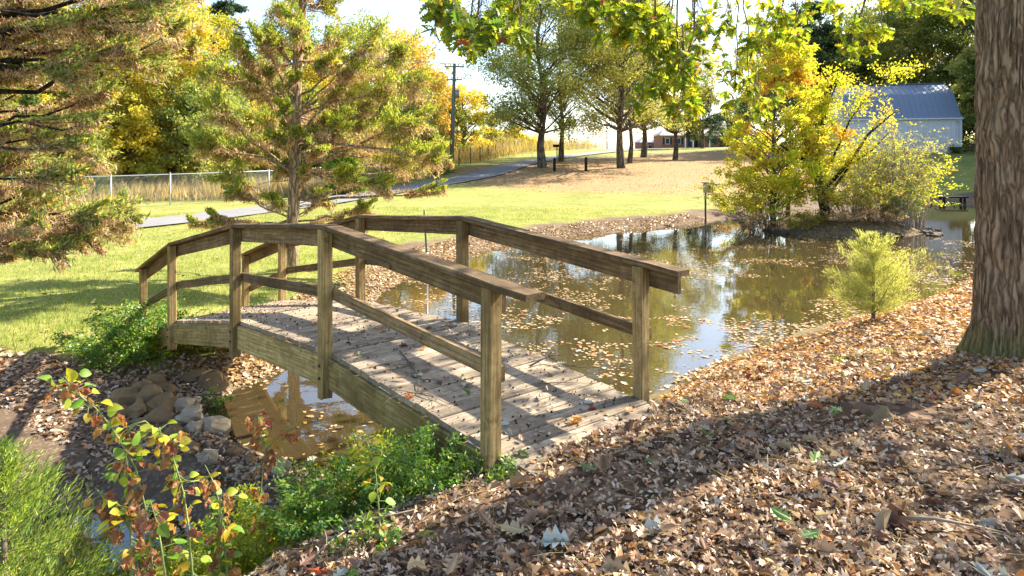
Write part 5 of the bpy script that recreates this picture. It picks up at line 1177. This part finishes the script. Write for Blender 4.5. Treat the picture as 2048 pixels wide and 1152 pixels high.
# ------------------------------------------------------------------ floating leaves
rg = np.random.default_rng(51)
def fl_ok(x, y):
    n_ = fbm(x, y, .55, 4); m_ = fbm(x+30, y, 2.3, 3); near_bank = np.clip(1-(-sdf(POND, x, y))/2.2, 0, 1)
    return (sdf(POND, x, y) < -.05) & (sdf(ISLE, x, y) > 0) & (n_*.55+m_*.45+near_bank*.07 > .52+.04*(rg.random(x.shape)-.5)*2) & ((y > 9) | (rg.random(x.shape) < .22))
p = scatter(9500, 6.0, 29, -33, 42, 1.25, fl_ok); n = len(p); a = rg.uniform(0, 6.28, n)
fT = (np.array([(-.5, 0, 0), (-.1, .3, .02), (.15, -.28, .03), (.5, .05, .0), (-.2, -.22, 0), (.25, .22, .02)]), np.array([(0, 4, 1), (4, 2, 1), (1, 2, 5), (2, 3, 5)]))
o = stamp('floating_leaves', fT, np.stack([p[:, 0], p[:, 1], np.full(n, ZW+.006)], 1), np.stack([np.cos(a), np.sin(a), rg.normal(size=n)*.04], 1), rg.uniform(.035, .09, n), L['float'], .10)
tag(o, 'tan and yellow leaves floating in drifts on the pond', 'floating leaves', kind='stuff')
p = scatter(140, 6.2, 13, -33, 24, 1.2, fl_ok); random.seed(8)
FLm = [pymesh('floating_leaf', v, [tuple(f) for f in fs], m) for (v, fs) in [oak_leaf(3, .4, .42, .05, .08)] for m in (FL[0], FL[3], FL[2])]
for q in p:
    o = link('floating_leaf', random.choice(FLm), pond); s_ = random.uniform(.07, .12); o.location = (q[0], q[1], ZW+.012); o.rotation_euler = (random.gauss(0, .04), random.gauss(0, .04), random.uniform(0, 6.28)); o.scale = (s_, s_, s_)

# ------------------------------------------------------------------ lawn grass
def lawn_ok(x, y):
    l, m_, c = zones(x, y, 0); return (l < .3) & (m_ < .35) & (sdf(POND, x, y) > .5) & (y > 5) & (c < .5)
p = scatter(110000, 8.2, 34, -46, 24, 1.1, lawn_ok); n = len(p); z = H(p[:, 0], p[:, 1]); hh = rg.uniform(.03, .075, n)*(.6+.9*vnoise(p[:, 0], p[:, 1], 1.2)); a = rg.uniform(0, 6.28, n); ln = rg.normal(size=(n, 2))*.35
b0 = np.stack([p[:, 0]-np.cos(a)*.006, p[:, 1]-np.sin(a)*.006, z-.01], 1); b1 = np.stack([p[:, 0]+np.cos(a)*.006, p[:, 1]+np.sin(a)*.006, z-.01], 1); tp_ = np.stack([p[:, 0]+ln[:, 0]*hh, p[:, 1]+ln[:, 1]*hh, z+hh], 1)
o = link('lawn_grass', npmesh('lawn_grass', np.stack([b0, b1, tp_], 1).reshape(-1, 3), np.arange(3*n).reshape(n, 3), L['grass'])); tag(o, 'short yellow-green grass of the sunlit lawn', 'grass', kind='stuff')

tag(lay('lawn_leaves', T_curl, 2600, 1.2, 9, 40, -46, 20, .03, .06, L['litter'], .3, .05, lawn_ok), 'scattered small brown leaves lying on the lawn', 'fallen leaves')
tag(lay('slope_leaves', T_curl, 9000, 1.5, 40, 75, -12, 24, .05, .08, L['litterorange'], .3, .03, lambda x, y: sdf(CARPET, x, y) < 3*fbm(x, y, .4)), 'brown and orange leaves under the trees on the rise', 'fallen leaves')
# ------------------------------------------------------------------ near plants
def gp(px, py, d): p = at(px, py, d); return (p.x, p.y, h1(p.x, p.y))
shrub(gp(262, 690, 8.9), 1.15, .78, 60, 9500, .05, L['shrub'], M['twig'], 'dense dark green shrub at the far-left end of the bridge', 'evergreen_shrub', seed=71, arch=.8, sr=.006, start=.1, spread=.5)
shrub(gp(335, 690, 9.3), .85, .6, 26, 3200, .05, L['shrubyellow'], M['twig'], 'sunlit yellow-green shrub growing through the first bridge post', 'evergreen_shrub', seed=72, arch=.7, sr=.005, start=.15, spread=.5)
shrub(gp(520, 600, 10.8), .42, .55, 30, 2600, .045, L['shrub'], M['twig'], 'low leafy plant beyond the far end of the bridge deck', 'low_plant', 'plant', seed=73, arch=.7, sr=.004, start=.05)
shrub(gp(425, 770, 8.0), .28, .3, 12, 500, .045, L['shrub'], M['twig'], 'little green plant on the bank under the third bridge post', 'low_plant', 'plant', seed=74, arch=.7, sr=.003, start=.05)
# ferny compound-leaved shrub at the near post
for i, (px, py, d, h_, r_, st, nl, lm, lb) in enumerate((
    (850, 1000, 3.8, .44, .36, 36, 4400, 'shrub', 'bushy green shrub tucked against the foot of the nearest bridge post'),
    (770, 1010, 4.0, .52, .40, 34, 5000, 'shrubyellow', 'yellow-green feathery shrub left of the nearest bridge post'),
    (680, 1040, 3.7, .46, .46, 40, 6500, 'shrub', 'low green shrub on the creek bank below the bridge'),
    (560, 1030, 3.9, .46, .48, 38, 6000, 'shrubyellow', 'low yellowish ferny plant on the creek bank'),
    (460, 1020, 4.1, .50, .50, 36, 6000, 'shrubyellow', 'feathery plant beside the dark pool'),
    (400, 1060, 3.7, .44, .46, 34, 4200, 'shrubyellow', 'yellowish feathery plant between the sapling stems'),
    (240, 1090, 3.6, .42, .5, 30, 3600, 'bramble', 'low mixed undergrowth in front of the dark pool'),
    (1000, 920, 3.55, .16, .12, 8, 300, 'shrub', 'small green sprout at the foot of the nearest post'),
    (750, 1120, 3.0, .16, .3, 14, 500, 'shrub', 'tiny creeping plants in the bottom leaf litter'),
    (120, 930, 4.8, .62, .8, 44, 6000, 'bramble', 'yellow and green bramble at the left edge of the creek'),
    (330, 960, 4.6, .40, .45, 24, 2200, 'bramble', 'straggly bramble overhanging the dark pool'))):
    shrub(gp(px, py, d), h_, r_, st, nl, .032 if d < 4.6 else .04, L[lm], M['greenstem'], lb, 'ferny_shrub' if i < 7 else ('sprout' if i < 9 else 'bramble'), 'shrub' if i < 7 else ('plant' if i < 9 else 'bramble'), seed=80+i, arch=.7, sr=.0028, start=.12, w=.42, spread=.4)
# cedar saplings
pc = at(1746, 645, 10.4); cz = h1(pc.x, pc.y)
cone_tree((pc.x, pc.y, cz), at(0, 472, 10.4).z-cz, .03, .03, .78, 22000, .055, L['cedar'], M['twig'], 'small bright feathery cedar on the leafy pond bank', 'cedar_sapling', 'sapling', seed=91, nb=80, droop=-.15, up=1.3, w=.13, sp=.075, irr=.55)
for i, (x, y, h_, r_, nl, lb) in enumerate(((-2.35, 3.05, 1.3, .55, 15000, 'bright green young cedar at the bottom left corner'), (-3.1, 3.5, 1.25, .6, 11000, 'young cedar at the left edge behind the corner cedar'))):
    cone_tree((x, y, h1(x, y)), h_, .03, .05, r_, nl, .035, L['cedargreen'], M['twig'], lb, 'cedar_sapling', 'sapling', seed=93+i, nb=75, droop=-.2, up=.8, w=.16, sp=.09)

# tall stems with large yellow-green and curled rusty leaves
YL = [plain_leaf('sapling_leaf_lime', (.42, .50, .05), .5), plain_leaf('sapling_leaf_yellow', (.62, .52, .03), .5), plain_leaf('sapling_leaf_green', (.20, .34, .04), .5)]
RL = [plain_leaf('sapling_leaf_rust', (.46, .20, .06), .4), plain_leaf('sapling_leaf_brown', (.34, .15, .065), .35)]
def oval(fold=.2, curl=.3, wob=0):
    V = []; n = 8; Fs = []
    for i in range(n+1):
        t = i/n; w_ = .36*math.sin(pi*t**.8)**.8 if 0 < t < 1 else 0.0; z = -curl*t*t
        V += [(t*(1-.25*abs(curl)*t), w_, z+fold*w_+wob*math.sin(t*9)*.06), (t*(1-.25*abs(curl)*t), 0, z), (t*(1-.25*abs(curl)*t), -w_, z+fold*w_-wob*math.cos(t*8)*.06)]
    for i in range(n):
        a = i*3; Fs += [(a, a+1, a+4, a+3), (a+1, a+2, a+5, a+4)]
    return V, Fs
yme = [[pymesh('sapling_leaf', *oval(f, c), m, True) for m in YL] for f, c in ((.15, .2), (.3, .5))]
def crumple(sd):
    r_ = random.Random(sd); V = []; n = 4; Fs = []
    for i in range(n+1):
        for j in range(n+1):
            u, v = i/n, j/n-.5; V.append((u*.75+r_.uniform(-.07, .07), v*(.25+.9*math.sin(pi*(u*.8+.1)))*.75+r_.uniform(-.06, .06), r_.uniform(-.16, .16)-.35*u*u+abs(v)*.5))
    for i in range(n):
        for j in range(n): a = i*(n+1)+j; Fs.append((a, a+1, a+n+2, a+n+1))
    return V, Fs
rme = [[pymesh('curled_leaf', *crumple(10+k), m, False) for m in RL] for k in range(4)]
rme_old = [[pymesh('curled_leaf', *oval(1.0, c, 3.2), m, True) for m in RL] for c in (.8, 1.5)]
def stem_plant(label, stems, d, seed, ly, lr_):
    random.seed(seed); b = at(stems[0][0][0], stems[0][0][1], d); root = empty('leafy_sapling', (b.x, b.y, h1(b.x, b.y)), label, 'sapling'); mb = MB()
    for st in stems:
        P = [at(x, y, d+k*.03*random.uniform(-1, 1)) for k, (x, y) in enumerate(st)]
        if st is stems[0] or st[0][1] > 1000: P = [Vector((P[0].x, P[0].y, h1(P[0].x, P[0].y)-.05))]+P
        mb.tube(P, [.0048-(.0033*i/(len(P)-1)) for i in range(len(P))], 6)
        for i in range(1, len(P)):
            L_ = (P[i]-P[i-1]).length; nn = max(1, int(L_/.013)); fr = i/(len(P)-1)
            for k in range(nn):
                if i == 1 and len(P) > 3 and st[0][1] > 1000: continue
                q = P[i-1].lerp(P[i], random.random()); rusty = random.random() < lr_
                a = Vector((random.gauss(0, 1), random.gauss(0, .7), random.gauss(0, .5)-(.7 if rusty else .0))).normalized(); e = q+a*random.uniform(.02, .05); mb.tube([q, e], .0012, 3, False)
                o = link('leaf', random.choice(random.choice(rme) if rusty else random.choice(yme)), root); Rm_ = frames(np.array([tuple(a)]), .5, rg)[0]; s_ = random.uniform(.032, .064)*(1 if not rusty else .85)
                o.location = e; o.rotation_mode = 'QUATERNION'; o.rotation_quaternion = Matrix(Rm_.tolist()).to_quaternion(); o.scale = (s_, s_, s_)
    mb.build('stem', M['greenstem'], root, True)
stem_plant('tallest sapling stem in the left foreground with lime leaves at its tip', [[(306, 1140), (298, 1060), (290, 1014), (271, 935), (251, 900), (220, 849), (190, 815), (165, 796), (140, 770), (122, 755)], [(251, 895), (262, 850), (290, 842), (314, 861)], [(165, 796), (150, 775), (95, 780)], [(140, 770), (128, 750)]], 2.7, 61, .5, .42)
stem_plant('arching sapling stem with yellow-green leaves right of the tallest one', [[(385, 1150), (377, 1053), (368, 990), (357, 951), (346, 915), (337, 888), (325, 870), (314, 861)], [(357, 951), (375, 965), (400, 960)], [(337, 888), (352, 880)]], 2.75, 62, .5, .35)
stem_plant('thin sapling stem with brown drooping leaves above the dark pool', [[(265, 1150), (262, 1060), (255, 990), (250, 940), (253, 900)], [(262, 1060), (235, 1030), (205, 990), (190, 975)], [(262, 1070), (250, 1020), (225, 1000)]], 2.65, 63, .3, .6)
stem_plant('sapling stem with rusty curled leaves near the pale slab', [[(530, 1080), (522, 980), (530, 900), (520, 860), (515, 830)], [(530, 900), (560, 870), (590, 850)]], 3.6, 64, .15, .85)
stem_plant('short stem with bright yellow leaves before the ferny shrub', [[(760, 1060), (757, 1010), (752, 950), (742, 905), (735, 885)]], 3.1, 65, .9, .2)
stem_plant('leafy green stem between the dark pool and the ferny shrub', [[(455, 1152), (448, 1080), (440, 1010), (425, 960), (410, 930)], [(440, 1010), (460, 985)]], 3.0, 66, .4, .5)
stem_plant('low sapling stem with rusty leaves at the bottom left of the litter', [[(330, 1150), (322, 1090), (315, 1050), (300, 1000)]], 2.5, 67, .2, .7)
# sprigs in the litter
for i, (px, py) in enumerate(((1020, 715), (1585, 720), (1765, 710), (1680, 725), (1200, 768), (1290, 740))):
    p = hit(px, py, 3); 
    if i in (1, 2, 3): shrub((p.x, p.y, p.z), .1, .1, 7, 60, .03, L['shrubyellow'], M['greenstem'], ('small green sprig in the litter left of the cedar sapling path', 'yellow sprig at the foot of the oak trunk', 'green sprig in the litter between sapling and oak')[i-1], 'sprig', 'plant', seed=200+i, sr=.002, start=.1)
